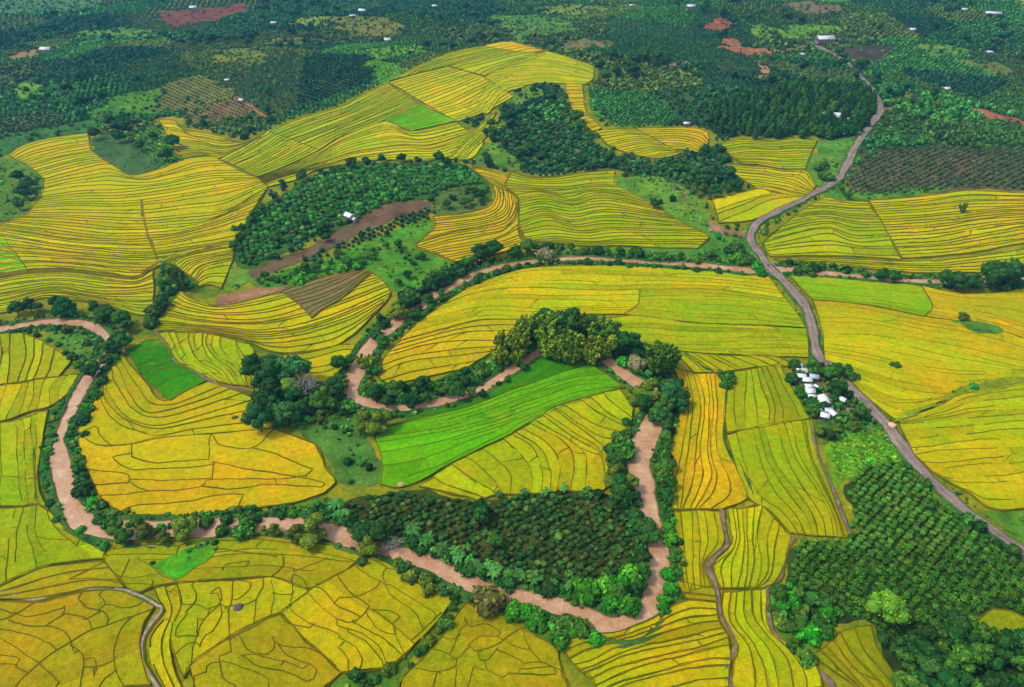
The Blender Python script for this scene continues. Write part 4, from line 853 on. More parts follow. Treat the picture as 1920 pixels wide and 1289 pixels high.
# ------------------------------------------------------------------ foliage templates
def cube_sphere(n=3):
    V, Q = [], []
    for ax in range(3):
        for sg in (-1, 1):
            g = np.linspace(-1, 1, n + 1)
            A, B = np.meshgrid(g, g, indexing='ij')
            P = np.zeros((n + 1, n + 1, 3))
            P[..., ax] = sg; P[..., (ax + 1) % 3] = A * sg; P[..., (ax + 2) % 3] = B
            P /= np.linalg.norm(P, axis=-1, keepdims=True)
            I = np.arange((n + 1) ** 2).reshape(n + 1, n + 1) + len(V) * (n + 1) ** 2
            V.append(P.reshape(-1, 3))
            Q.append(np.stack([I[:-1, :-1], I[1:, :-1], I[1:, 1:], I[:-1, 1:]], -1).reshape(-1, 4))
    return np.concatenate(V), np.concatenate(Q)
CS3, CS2 = cube_sphere(3), cube_sphere(2)
def leaves(r, lumps, n, size, ca, cb, up=0.15, flat_=0.35):
    """leaf clumps scattered over and into a set of lumps; returns V, Q, C"""
    lumps = np.asarray(lumps, float)          # x y z rx ry rz
    w = (lumps[:, 3] * lumps[:, 4]) ; w = w / w.sum()
    k = r.choice(len(lumps), n, p=w)
    d = r.normal(size=(n, 3)); d[:, 2] += up; d /= np.linalg.norm(d, axis=1)[:, None]
    rad = lumps[k, 3:6]
    P = lumps[k, :3] + d * rad * r.uniform(0.78, 1.06, (n, 1))
    keep = np.ones(n, bool)
    for j, l in enumerate(lumps):
        q = (((P - l[:3]) / l[3:6]) ** 2).sum(1)
        keep &= (q > 0.6) | (k == j)
    keep &= P[:, 2] > 0.01
    P, d = P[keep], d[keep]; n = len(P)
    nm = d + r.normal(0, flat_, (n, 3)); nm /= np.linalg.norm(nm, axis=1)[:, None]
    t = np.cross(nm, r.normal(size=(n, 3))); t /= np.linalg.norm(t, axis=1)[:, None]
    b = np.cross(nm, t)
    s = size * r.uniform(0.6, 1.35, (n, 1)) * 0.5
    s2 = s * r.uniform(0.55, 1.0, (n, 1))
    V = np.stack([P - t * s - b * s2 * .4, P + b * s2 * -1.0 + nm * s * .15, P + t * s + b * s2 * .3, P + b * s2 + nm * s * .2], 1)
    f = r.random((n, 1)) ** 1.3
    C = np.asarray(ca) * (1 - f) + np.asarray(cb) * f
    C = C * r.uniform(0.82, 1.18, (n, 1))
    return V.reshape(-1, 3), np.arange(4 * n).reshape(-1, 4), np.repeat(C, 4, 0)
def cores(acc, r, lumps, c, cs=CS3, k=0.86):
    for l in lumps:
        V = cs[0] * (1 + r.normal(0, 0.06, (len(cs[0]), 1))) * np.asarray(l[3:6]) * k + np.asarray(l[:3])
        acc.add(V, cs[1], c)
def tube(acc, p, rad, c=(0, 0, 0), k=6, mi=0):
    p = np.asarray(p, float); n = len(p)
    d = np.gradient(p, axis=0); d /= np.linalg.norm(d, axis=1)[:, None]
    a = np.cross(d, [0.31, 0.95, 0.05]); a /= np.linalg.norm(a, axis=1)[:, None]
    b = np.cross(d, a)
    th = np.linspace(0, 2 * math.pi, k, endpoint=False)
    V = p[:, None] + (a[:, None] * np.cos(th)[None, :, None] + b[:, None] * np.sin(th)[None, :, None]) * np.asarray(rad)[:, None, None]
    I = np.arange(n * k).reshape(n, k)
    Q = np.stack([I[:-1], np.roll(I[:-1], -1, 1), np.roll(I[1:], -1, 1), I[1:]], -1).reshape(-1, 4)
    acc.add(V.reshape(-1, 3), Q, c, mi)
GREENS = dict(dark=((0.010, 0.045, 0.0077), (0.035, 0.105, 0.0121)), mid=((0.018, 0.070, 0.0077), (0.065, 0.155, 0.0110)), light=((0.045, 0.13, 0.0077), (0.15, 0.24, 0.0138)),
              bamboo=((0.018, 0.080, 0.007), (0.25, 0.30, 0.010)), dbamboo=((0.02, 0.065, 0.0066), (0.10, 0.19, 0.0110)), teal=((0.012, 0.06, 0.014), (0.04, 0.13, 0.024)),
              vivid=((0.02, 0.13, 0.0066), (0.07, 0.27, 0.0110)), brown=((0.06, 0.06, 0.0138), (0.15, 0.12, 0.0220)), grey=((0.13, 0.12, 0.0550), (0.30, 0.27, 0.1375)),
              coffee=((0.018, 0.072, 0.006), (0.085, 0.20, 0.012)), olive=((0.045, 0.085, 0.0066), (0.14, 0.17, 0.0121)))
def t_round(seed, pal, spread=0.30, nl=8, nleaf=750, leaf=0.085, lowz=0.30):
    r = np.random.default_rng(seed); ca, cb = GREENS[pal]
    L = []
    for i in range(nl):
        a = i * 2.399 + r.uniform(-.4, .4); q = spread * math.sqrt((i + .3) / nl)
        z = r.uniform(lowz + 0.08, 0.80 - 0.55 * q)
        rr = r.uniform(0.15, 0.23)
        L.append([q * math.cos(a), q * math.sin(a), z + rr * .3, rr * 1.1, rr * 1.1, rr * 0.9])
    L.append([r.normal(0, .03), r.normal(0, .03), 0.78, 0.2, 0.2, 0.2])
    acc = Acc(); cores(acc, r, L, np.asarray(ca) * .9 + np.asarray(cb) * .1)
    acc.add(*leaves(r, L, nleaf, leaf, ca, cb))
    tr = Acc()
    tube(tr, [(0, 0, -.03), (.01, 0, .2), (.02, .01, .42), (.0, .02, .66)], [.035, .026, .02, .008])
    for i in range(4):
        l = L[i]; tube(tr, [(.01, 0, .25 + .04 * i), (l[0] * .5, l[1] * .5, .36), tuple(l[:3])], [.016, .012, .005], k=5)
    return acc.mesh("crown", [M['leaf']]), tr.mesh("trunk", [M['bark']])
def t_bush(seed, pal, nleaf=260, leaf=0.22):
    r = np.random.default_rng(seed); ca, cb = GREENS[pal]
    L = [[0, 0, .45, .5, .5, .5]]
    for i in range(5):
        a = i * 1.26 + r.uniform(-.4, .4); q = r.uniform(.25, .5); rr = r.uniform(.25, .4)
        L.append([q * math.cos(a), q * math.sin(a), r.uniform(.2, .5), rr, rr, rr])
    acc = Acc(); cores(acc, r, L, ca, CS2); acc.add(*leaves(r, L, nleaf, leaf, ca, cb))
    return acc.mesh("crown", [M['leaf']]), None
def t_bamboo(seed, pal, nc=20, spread=0.26, arch=0.20):
    r = np.random.default_rng(seed); ca, cb = GREENS[pal]
    acc, tr = Acc(), Acc()
    for i in range(nc):
        a = r.uniform(0, 6.283); q = r.uniform(0.02, 0.12); h = r.uniform(.62, 1.0); out = r.uniform(.3, 1.0) * spread
        s = np.linspace(0, 1, 7)
        rad = q + out * s ** 2.0
        z = h * (s - arch * s ** 4)
        P = np.stack([np.cos(a) * rad, np.sin(a) * rad, z], 1)
        tube(tr, P, np.linspace(.009, .003, 7), k=4)
        lum = []
        for j in range(2, 7):
            w = .055 + .035 * math.sin(j / 6 * 3.1)
            lum.append([*(P[j] + r.normal(0, .012, 3)), w * r.uniform(.8, 1.3), w * r.uniform(.8, 1.3), .085])
        f = r.random() ** 1.2
        c0 = np.asarray(ca) * (1 - f * .6) + np.asarray(cb) * f * .6
        cores(acc, r, lum, c0 * .8, CS2, .72)
        acc.add(*leaves(r, lum, 60, .062, c0, np.asarray(cb) * (.55 + .6 * f), .5, .6))
    base = [[0, 0, .16, .15, .15, .20]]
    cores(acc, r, base, ca, CS2); acc.add(*leaves(r, base, 70, .08, ca, ca))
    return acc.mesh("crown", [M['leaf']]), tr.mesh("culms", [M['bark']])
def t_banana(seed, pal='vivid'):
    r = np.random.default_rng(seed)
    acc, tr = Acc(), Acc()
    for st in range(3):
        bx, by = r.normal(0, .22, 2); hh = r.uniform(.5, .68)
        tube(tr, [(bx, by, 0), (bx, by, hh * .5), (bx, by, hh)], [.05, .045, .03])
        n = 8
        for i in range(n):
            a = i * 6.283 / n + r.uniform(-.3, .3); L = r.uniform(.42, .6); wv = r.uniform(.07, .10); up = r.uniform(.5, 1.1)
            s = np.linspace(0, 1, 6)
            rr = L * s; z = hh + L * (up * s - 1.05 * s ** 2.2)
            wd = wv * np.sin(np.clip(s * .92 + .1, 0, 1) * math.pi) + .004
            t = np.array([-math.sin(a), math.cos(a)])
            P = np.stack([bx + math.cos(a) * rr, by + math.sin(a) * rr, z], 1)
            V = []
            for k_ in (-1, 0, 1):
                Q_ = P.copy(); Q_[:, :2] += t * wd[:, None] * k_; Q_[:, 2] -= abs(k_) * wd * .35; V.append(Q_)
            V = np.stack(V, 1); I = np.arange(18).reshape(6, 3)
            Q = np.stack([I[:-1, :-1], I[1:, :-1], I[1:, 1:], I[:-1, 1:]], -1).reshape(-1, 4)
            f = r.random()
            acc.add(V.reshape(-1, 3), Q, np.array([.02, .10, .014]) * (1 - f) + np.array([.06, .16, .028]) * f)
    return acc.mesh("leaves", [M['leaf']]), tr.mesh("stem", [M['bark']])
def t_cone(seed, pal, nleaf=300):
    r = np.random.default_rng(seed); ca, cb = GREENS[pal]
    L = [[r.normal(0, .02), r.normal(0, .02), z, w * r.uniform(.9, 1.1), w, .17] for z, w in ((.24, .25), (.42, .24), (.58, .19), (.73, .135), (.87, .08))]
    acc = Acc(); cores(acc, r, L, ca, CS2); acc.add(*leaves(r, L, nleaf, .11, ca, cb))
    tr = Acc(); tube(tr, [(0, 0, -.02), (0, 0, .25), (0, 0, .8)], [.03, .025, .008])
    return acc.mesh("crown", [M['leaf']]), tr.mesh("trunk", [M['bark']])
def t_dead(seed):
    r = np.random.default_rng(seed)
    tr = Acc()
    def br(p, d, L, rad, dep):
        q = [np.array(p)]
        for _ in range(4):
            d = d + r.normal(0, .14, 3); d /= np.linalg.norm(d); q.append(q[-1] + d * L / 4)
        tube(tr, q, np.linspace(rad, rad * .45, 5), k=5)
        if dep:
            for _ in range(4 if dep > 1 else 3):
                e = d + r.normal(0, .55, 3); e[2] = abs(e[2]) * .8 + .1; e /= np.linalg.norm(e)
                br(q[r.integers(2, 5)], e, L * r.uniform(.5, .75), rad * .5, dep - 1)
    for _ in range(5):
        e = np.array([r.normal(0, .5), r.normal(0, .5), 1.0]); e /= np.linalg.norm(e)
        br((0, 0, -.02), e, .5, .035, 3)
    ca, cb = GREENS['grey']
    acc = Acc()
    L = [[r.normal(0, .22), r.normal(0, .22), r.uniform(.45, .85), .16, .16, .14] for _ in range(8)]
    acc.add(*leaves(r, L, 170, .06, ca, cb, 0, 1.0))
    return acc.mesh("crown", [M['leaf']]), tr.mesh("trunk", [M['grey']])
TPL = {}
for k_, f_, n_ in (("rdark", lambda s: t_round(s, 'dark'), 5), ("rmid", lambda s: t_round(s, 'mid'), 5), ("rlight", lambda s: t_round(s, 'light', .36, 10, 1000, .07), 2),
                   ("rteal", lambda s: t_round(s, 'teal'), 2), ("rolive", lambda s: t_round(s, 'olive', .33, 9, 900, .075, .18), 3), ("bdark", lambda s: t_bush(s, 'dark'), 4), ("bmid", lambda s: t_bush(s, 'mid'), 4),
                   ("bvivid", lambda s: t_bush(s, 'vivid'), 4), ("bbrown", lambda s: t_bush(s, 'brown'), 2), ("bgrey", lambda s: t_bush(s, 'grey', 320, .16), 2), ("bolive", lambda s: t_bush(s, 'olive'), 2),
                   ("bamboo", lambda s: t_bamboo(s, 'bamboo'), 5), ("dbamboo", lambda s: t_bamboo(s, 'dbamboo', 18, .22, .12), 3), ("banana", t_banana, 4),
                   ("cone", lambda s: t_cone(s, 'dark'), 4), ("conem", lambda s: t_cone(s, 'mid'), 3), ("dead", t_dead, 2), ("coffee", lambda s: t_bush(s, 'coffee', 170, .26), 5),
                   ("forest", lambda s: t_round(s, 'mid', .3, 7, 420, .11, .2), 3), ("fdark", lambda s: t_round(s, 'dark', .3, 7, 420, .11, .2), 4)):
    TPL[k_] = [f_(hash_) for hash_ in [sum(map(ord, k_)) * 13 + j for j in range(n_)]]
ORD = "first second third fourth fifth sixth seventh eighth ninth tenth eleventh twelfth thirteenth fourteenth fifteenth sixteenth".split()
PARTED = ("r", "d", "c", "b", "f")
def plant(name, kind, xy, h, label, cat, group=None, wide=1.0):
    crown, trunk = TPL[kind][rng.integers(len(TPL[kind]))]
    z = float(height(xy[0], xy[1]))
    if trunk is None:
        o = link(name, crown)
        root = o
    else:
        root = bpy.data.objects.new(name, None)
        root.empty_display_size = 0.2
        COL.objects.link(root)
        link(trunk.name.split('.')[0], trunk, root)
        link(crown.name.split('.')[0], crown, root)
    root.location = (float(xy[0]), float(xy[1]), z - 0.05)
    root.rotation_euler = (float(rng.normal(0, .03)), float(rng.normal(0, .03)), float(rng.uniform(0, 6.28)))
    s = h * (1.12 if trunk is not None else 1.05)
    w = wide * float(rng.uniform(.85, 1.25))
    root.scale = (s * w, s * w, s)
    tag(root, label, cat, group)
    return root
NAMES = dict(r=("tree", "tree"), b=("bush", "bush"))
def kind_name(k):
    if 'bamboo' in k: return "bamboo_clump", "bamboo"
    if k == 'banana': return "banana_plant", "banana plant"
    if k == 'dead': return "bare_tree", "tree"
    if k[0] == 'b' or k == 'coffee': return "bush", "bush"
    return "tree", "tree"
def row(kinds, where, line, n, hmin, hmax, jit=1.5, desc=None, wide=1.0):
    """n plants spread along a traced line; up to 16 are told apart by their order from the left"""
    p = pts(line)
    g = ground(p)
    q = spline(g, n=max(2, n)) if len(g) > 1 else g
    if n == 1: q = q[:1]
    q = q + rng.normal(0, jit * 1.45, q.shape) * (n > 1)
    u = project(q[:, 0], q[:, 1], height(q[:, 0], q[:, 1]))[0]
    order = np.argsort(np.argsort(u))
    for i in range(len(q)):
        k = kinds[rng.integers(len(kinds))] if isinstance(kinds, (list, tuple)) else kinds
        nm, cat = kind_name(k)
        d = desc or {"rdark": "dark round tree", "rmid": "green round tree", "rlight": "pale green tree", "rteal": "blue green tree", "rolive": "olive green tree", "bdark": "dark low bush", "bmid": "green low bush",
             "bvivid": "bright green bush", "bbrown": "brownish bush", "bgrey": "grey leafless bush", "bolive": "olive bush", "bamboo": "yellow green bamboo clump", "dbamboo": "dark green bamboo clump",
             "banana": "banana plant", "cone": "dark pointed tree", "conem": "green pointed tree", "dead": "bare grey tree", "forest": "bright glossy tree", "fdark": "dark forest tree"}[k]
        if n == 1: lab, grp = f"{d} {where}", None
        elif n <= 16: lab, grp = f"{d}, {ORD[order[i]]} from the left {where}", "plants " + where
        else: lab, grp = f"{d} {where}", f"{cat}s " + where
        plant(nm, k, q[i], (hmin + hmax) / 2 + (hmax - hmin) * .5 * rng.uniform(-1.5, 1.4) if n > 1 else hmax, lab, cat, grp, wide)
DK = ["rdark", "rdark", "rmid"]
MX = ["rdark", "rmid", "bmid"]
BU = ["bmid", "bdark", "bvivid"]
for a_ in [
 (DK, "on the north bank at the left bend", "40,592 70,586 100,582 140,590 170,592 200,600 225,610 245,622", 13, 6, 9.5, 1.6),
 (DK, "inside the bend beside the left meadow", "205,660 232,640 240,650 215,675 190,700 165,705", 8, 5.5, 8, 1.5),
 (BU, "around the small river meadow", "60,620 95,640 120,662 150,685 175,690", 8, 2.2, 3.6, .7, None, 1.0),
 (BU, "between the left river and the golden loop", "205,700 180,738 158,790 150,830 152,872 160,912 172,950", 11, 2.4, 4.2, .8),
 (["bvivid", "bmid"], "on the left bank of the straight river", "140,728 110,775 92,815 82,860 88,920 110,965 150,995", 10, 1.5, 2.4, .6),
 (["bmid", "bvivid", "bdark"], "on the north bank under the golden loop", "185,975 240,982 300,985 350,983 400,978 470,972 530,968 580,965", 14, 2.0, 3.6, .8),
 (["rolive", "rmid", "rdark"], "on the south bank below the golden loop", "214,1012 250,1012 285,1012 320,1012 352,1010", 6, 5, 7, .8),
 (["rolive", "bmid"], "beside the visible river on the south bank", "432,1000 455,1003 488,1006 515,1004", 4, 3.5, 6, .6),
 (["rolive"], "at the bush gap before the dyke", "562,1020 588,1018", 2, 8, 10, .5),
 (["rteal"], "behind the olive trees at the gap", "588,985", 1, 7, 7),
 (["rolive", "rdark"], "at the corner of the brown plantation", "672,1018 690,1028 712,1030 700,1008 668,998", 5, 6, 9, 1.0),
 (["rdark", "rteal"], "in the dense cluster by the curved plots", "492,722 512,735 500,760 488,790 515,795 538,790 520,765 545,770 505,705", 12, 9, 13, 2.2),
 (["rmid", "rdark", "rolive"], "in the thicket west of the narrow river", "570,785 600,782 625,775 650,765 600,765 575,760 625,750 655,730 640,712 650,692", 14, 5, 8.5, 2.0),
 (["rlight"], "with yellow leaves in the cluster by the curved plots", "545,745", 1, 9, 9),
 (["dead"], "standing between the cluster and the yellow field", "566,752", 1, 13, 13),
 (["dead"], "on the river corner by the banana plants", "736,1030", 1, 5.5, 5.5),
 (["rolive"], "south of the river fork above the lime field", "692,808 712,806", 2, 8.5, 10, .6),
 (DK, "along the lower bank of the crescent field", "705,752 728,758 752,765 775,765 800,762 825,752 848,748 870,738 735,742 765,748", 13, 5, 8, 1.5),
 (["bmid", "bdark", "bvivid"], "beside the gold tip of the crescent field", "700,708 715,725 735,735 765,738 800,728 830,720 860,712 890,702", 11, 2.5, 4.5, 1.0),
 (["bamboo"], "on the left slope of the bamboo grove", "925,690 945,682 958,690 975,672 940,668 962,660 985,655", 8, 9, 13, 1.0),
 (["bamboo"], "in the front of the bamboo grove", "1015,668 1035,674 1055,672 1075,680 1095,684 1112,682 1130,676", 10, 12, 15.5, 1.0),
 (["bamboo", "bamboo", "dbamboo"], "in the back bamboo grove", "985,642 1005,640 1025,638 1045,645 1068,640 1090,645 1112,648 1135,655", 11, 12, 15.5, 1.4),
 (["rdark"], "on the far side of the bamboo grove", "1000,622 1030,618 1070,622 1098,622", 5, 9, 12, 1.0),
 (["rdark"], "right of the bamboo grove", "1150,660 1168,664 1180,668 1140,650", 4, 9, 11, 1.2),
 (["bamboo"], "above the narrow river by the gold tip", "684,700 692,685 676,690", 3, 7, 9, .6),
 (["dbamboo"], "by the right river", "1222,705 1235,702 1245,698 1232,690", 4, 14, 19, .7),
 (["bgrey"], "on the right bank beside the bamboo grove", "1190,690", 1, 6.5, 6.5),
 (["bvivid", "bmid"], "below the grey bush at the right bank", "1172,686 1200,705 1215,712 1180,690", 4, 3, 4.5, .6),
 (["rolive"], "rounded and big above the right river bend", "1212,755", 1, 11, 11),
 (["rdark", "rteal", "rmid"], "in the dark wood right of the olive fan", "1205,775 1225,785 1245,780 1262,770 1235,760 1255,750 1268,790 1215,795 1240,800 1250,730", 14, 6.5, 9.5, 1.5),
 (["rmid", "bmid"], "on the outer bank of the right river", "1246,825 1250,850 1242,870 1246,890 1246,905 1250,930", 8, 3, 5.5, .5),
 (["bmid", "bdark", "rdark"], "on the inner bank of the right river", "1174,800 1166,830 1158,855 1152,880 1156,910 1168,935 1184,960 1196,990", 12, 3.2, 6, .8),
 (["rdark", "rmid"], "over the river neck at the plantation", "1203,995 1216,1004 1226,1008 1208,1018", 4, 4, 5.5, .4),
 (["bmid", "bvivid"], "on the far right bank of the lower river", "1252,960 1258,1000 1262,1040 1262,1080 1256,1115 1240,1140", 11, 1.8, 3.2, .7),
 (["rmid", "rdark", "bvivid"], "on the shore of the lower river", "1095,1110 1120,1120 1142,1140 1165,1148 1185,1130 1205,1105 1212,1075 1205,1050 1190,1090 1160,1120", 14, 4, 6.5, 1.0),
 (["banana"], "along the plantation edge by the brown river", "765,1008 785,1016 805,1022 822,1030 840,1038 858,1046 876,1054 896,1064", 12, 2.9, 4.0, .6),
 (["banana"], "beside the river below the plantation", "915,1072 950,1082 985,1090 1010,1094 1040,1100 1060,1106", 8, 2.8, 3.8, .6),
 (["banana"], "at the left corner of the plantation", "640,950 645,968", 2, 3.8, 4.6, .3),
 (["banana"], "at the top edge of the plantation", "945,928 970,930 1050,926 1100,928", 5, 2.6, 3.4, .6),
 (["bdark", "rdark", "bmid"], "between the banana plants and the river", "775,1026 805,1040 845,1056 885,1074 925,1088 965,1098 1005,1106 1050,1118 1085,1120", 14, 2.4, 3.8, .4),
 (["rdark"], "at the top of the plantation", "895,965 905,985", 2, 6, 7.5, .5),
 (["rmid"], "in the middle of the brown plantation", "925,1012 940,1022", 2, 4, 5, .5),
 (["rteal", "bdark", "bolive"], "on the south bank west of the brown bush", "742,1062 760,1078 778,1090 798,1102 822,1112 848,1124", 9, 2.4, 4, .6),
 (["bbrown"], "big and round on the south bank", "920,1138", 1, 7.5, 7.5),
 (["bvivid", "bmid"], "on the south bank east of the brown bush", "965,1158 985,1155 1005,1160 1030,1175 1050,1190 1072,1198 1100,1196 1060,1182", 11, 3, 5, 1.0),
 (["rdark", "bdark", "rmid"], "on the upper river north bank, left part", "705,650 722,618 738,600 752,588 765,572 780,556 800,545 820,535 845,518 868,505", 15, 4.5, 8, 1.2),
 (["rolive"], "above the river at the striped terraces", "748,600", 1, 8, 8),
 (["rdark", "rdark", "rmid"], "below the orange terraces on the upper river", "885,500 905,492 928,486 960,482 985,478", 7, 7, 10, 1.0),
 (["rmid", "bmid", "bdark"], "along the upper river below the wavy terraces", "1010,474 1050,472 1090,474 1130,478 1170,480 1210,484 1250,486 1290,490 1330,492", 15, 3.5, 5.5, 1.2),
 (["bgrey"], "big and purple grey by the upper river", "1025,490", 1, 8, 8),
 (["bdark", "bmid"], "on the near bank of the upper river", "1062,494 1100,496 1130,498 1178,500 1235,505 1290,508 1352,514 1390,516", 9, 1.8, 3.4, .5),
 (["bmid", "rmid", "bvivid"], "on the verge left of the river bridge", "1340,480 1360,470 1385,472 1400,490 1375,492 1412,497 1428,520", 10, 4, 6, 1.2),
 (["bdark", "bmid"], "beside the river right of the bridge", "1480,498 1500,504 1520,508 1540,505 1495,515 1515,518", 7, 3.5, 5.5, .6),
 (["rdark"], "on the river under the right terraces", "1648,528 1660,526 1672,528", 3, 6, 7.5, .5),
 (["bdark", "bmid"], "along the right river bank", "1560,503 1580,512 1620,520 1700,522 1730,526 1748,532 1765,528", 8, 2, 3.6, .6),
 (["rmid", "rdark"], "in the lower right clump", "1770,540 1790,545 1808,548 1822,548", 5, 8, 10, .8),
 (["dbamboo", "rdark"], "in the tall right clump", "1850,540 1865,542 1880,538 1858,530", 5, 12, 16, .8),
 (["bdark", "bmid"], "at the right end of the upper river", "1895,530 1910,532 1885,548", 4, 3, 5, .5),
 (["dbamboo"], "alone in the golden field at left", "332,540 340,545", 2, 12, 14.5, .3),
 (["rmid", "rdark", "bmid"], "in the thicket below the lone bamboo", "310,548 298,562 305,575 288,590 292,608 282,620 320,556", 9, 4, 6.5, 1.0),
 (["rdark", "rmid"], "along the lower edge of the coffee hill", "482,530 500,525 520,528 545,522 570,515 595,508", 8, 3.5, 5.5, .8),
 (["bvivid", "rmid"], "in the bright hedge under the brown strip", "560,530 590,522 620,510 650,498 675,488 700,470 690,490 640,508", 12, 3.6, 5.4, 1.2),
 (["rdark", "rmid"], "along the west edge of the coffee hill", "450,470 448,445 462,425 480,408 500,395 520,385", 8, 4, 6, 1.2),
 (["rdark"], "along the top edge of the coffee hill", "572,342 590,338 690,312 705,308 740,306 790,308 830,306 842,312 868,322", 11, 5, 9, 1.0),
 (["rdark", "rmid"], "at the east end of the coffee hill", "885,385 895,372 912,362 905,380 868,392 845,395", 7, 4.5, 7.5, 1.2),
 (["rdark"], "in the middle of the coffee hill", "575,425 525,455 640,440 610,452", 4, 5, 7, 1.0),
 (["rdark", "rmid", "rmid"], "in the bushy slope by the upper river", "735,470 760,520 720,455 700,440 780,495 745,540", 6, 4, 6.5, 1.5),
 (["rmid", "rdark"], "behind the white roofed hamlet", "1530,698 1545,700 1560,706 1552,715 1566,722 1572,735 1560,735 1580,742 1590,752 1555,745", 12, 5, 8, .9),
 (["bmid", "bdark"], "on the field side of the hamlet", "1487,695 1482,706 1490,718 1500,732 1508,748 1515,765 1522,780 1492,686", 9, 2.8, 4.5, .6),
 (["bmid", "bolive"], "along the road opposite the hamlet", "1562,690 1575,698 1588,708 1600,712", 5, 2.5, 4.2, .6),
 (["rdark", "rolive"], "south of the hamlet by the garden", "1528,812 1545,812 1562,806 1580,802 1598,808 1605,792", 7, 4, 6.5, .8),
 (["bvivid", "rmid", "forest"], "in the vivid thicket left of the lower coffee", "1450,1110 1465,1130 1480,1150 1500,1175 1515,1205 1540,1190 1560,1170 1545,1145 1520,1125 1490,1110 1505,1150", 16, 3.2, 5.6, 1.4),
 (["bmid", "bolive"], "along the path below the vivid thicket", "1445,1140 1455,1165 1470,1190 1490,1210 1505,1235", 7, 2, 3.6, .6),
 (["rlight"], "huge and pale in the lower right coffee", "1650,1165", 1, 11, 11),
 (["rdark"], "alone on the grass of the wavy terraces", "1225,392", 1, 7, 7),
 (["dbamboo"], "alone in the golden terraces right of the road", "1803,400", 1, 6.5, 6.5),
 (["bvivid", "bmid"], "on the weedy island in the orange field", "1790,606 1808,612 1828,620 1850,624", 5, 1.2, 2.2, .4),
 (["rolive"], "thin on the weedy island", "1803,602", 1, 4.5, 4.5),
 (["bmid"], "alone in the broad yellow field at right", "1678,688", 1, 2.6, 2.6),
 (["bmid", "rmid"], "at the ditch crossing above the vertical strips", "1352,706 1362,712 1362,728", 3, 3, 4.5, .3),
 (["bmid", "bolive", "bdark"], "in the hedgerow between the bottom gold fields", "862,1132 845,1155 825,1180 805,1205 785,1228 760,1250 730,1266 700,1278 660,1284 690,1290", 16, 1.8, 3.2, .8),
 (["rdark"], "in the gully at the left edge", "48,395 50,375 54,350 44,340", 4, 7, 10, .8),
 (["rdark"], "around the bowl shaped fallow field", "212,235 225,250 200,240 238,235 215,262 190,255 325,300 335,295 245,245", 10, 7, 11, 2.0),
 (["rdark", "cone"], "in the mid coffee hill's west rim", "915,255 925,250 940,238 960,225 985,218 1000,222 918,268", 9, 7, 11, 2.0),
 (["rdark", "rmid"], "along the orange stair of terraces", "1010,180 1030,172 1048,190 1060,200 1040,210 1062,225 1078,232 1090,245 1035,195", 12, 7, 10, 2.0),
 (["rdark"], "in the lower part of the mid coffee hill", "980,300 1000,308 1022,312 960,290 1120,318 1172,300 1100,315", 9, 6, 9, 2.0),
 (["rdark", "rdark", "rmid"], "in the wood right of the yellow crest", "1120,140 1135,150 1150,145 1165,150 1180,130 1195,120 1210,112 1150,120 1175,108 1225,130 1240,118", 15, 8, 13, 4.0),
 (["rdark", "bdark"], "between the terraces left of the road bend", "1318,290 1335,288 1352,292 1345,300 1362,305 1330,300", 7, 5, 7, 1.2),
 (["rdark", "rmid"], "in the garden of the small grey house", "1300,335 1320,330 1345,335 1358,325 1355,345 1380,355 1310,352 1340,368 1365,372 1290,330", 13, 5, 9, 1.8),
 (["bmid", "rmid"], "at the foot of the road bend", "1530,322 1545,330 1552,340 1540,310 1575,372 1590,375", 7, 4, 6, 1.0),
 (["rdark"], "along the far road", "1585,112 1600,122 1612,138 1625,140 1570,120 1640,165 1560,105 1618,130", 10, 7, 10, 1.5),
]:
    row(*a_)

for a_ in [
 (["rdark", "rmid"], "on the near bank by the river rocks", "775,600 790,585 812,570 835,562", 4, 4, 6, .8),
 (["rdark", "rmid", "bmid"], "on the near bank by the wavy terraces", "905,522 940,512 980,503 1015,497", 6, 3, 4.5, .6),
 (["rdark", "rmid"], "on the inner bank above the lime field", "905,742 930,728 955,712 985,695 870,752 840,764", 6, 3, 5, .6),
 (["rdark", "rolive", "rmid"], "in the tall belt left of the lower river", "1160,880 1152,905 1142,925 1160,940 1176,950 1164,915", 7, 5, 8, 1.0),
 (["rdark", "rmid"], "on the bank beside the orange strips", "1248,845 1252,870 1250,895 1254,915 1256,940", 6, 3.5, 6, .5),
]:
    row(*a_)

# bigger groups that cover an area: plantation trees left of the road bend, dark wood at the bottom right corner
def area_points(poly_px, spacing, ang, jit, view=''):
    g = ground(pts(poly_px, view)) if isinstance(poly_px, str) else poly_px
    c = g.mean(0); rad = np.hypot(*(g - c).T).max() + spacing
    s = np.arange(-rad, rad, spacing)
    X, Y = np.meshgrid(s, s); X, Y = X.ravel(), Y.ravel()
    x = c[0] + X * math.cos(ang) - Y * math.sin(ang) + rng.normal(0, jit, X.size)
    y = c[1] + X * math.sin(ang) + Y * math.cos(ang) + rng.normal(0, jit, X.size)
    k = inside(g, x, y)
    return np.stack([x[k], y[k]], 1)
P6 = "1322,205 1380,190 1440,178 1500,160 1560,165 1615,165 1640,190 1640,220 1615,250 1580,270 1540,262 1480,262 1420,262 1350,255 1325,235"
q = area_points(P6, 7.6, 0.5, .9)
q = q[cover(q[:, 0], q[:, 1]) == 0]
fill_xy(ground(pts(P6)), 5, True)
for p in q:
    plant("plantation_tree", ["cone", "cone", "conem"][rng.integers(3)], p, rng.uniform(6.5, 9.5), "dark pointed tree in the planted rows left of the road bend", "tree", "pointed trees in rows left of the road bend", 1.25)
WOOD = "1640,1200 1700,1185 1760,1180 1810,1185 1850,1200 1925,1215 2010,1225 2010,1330 1700,1330 1665,1250"
q = area_points(WOOD, 4.3, 0.3, 1.0)
q = q[cover(q[:, 0], q[:, 1]) != 1]
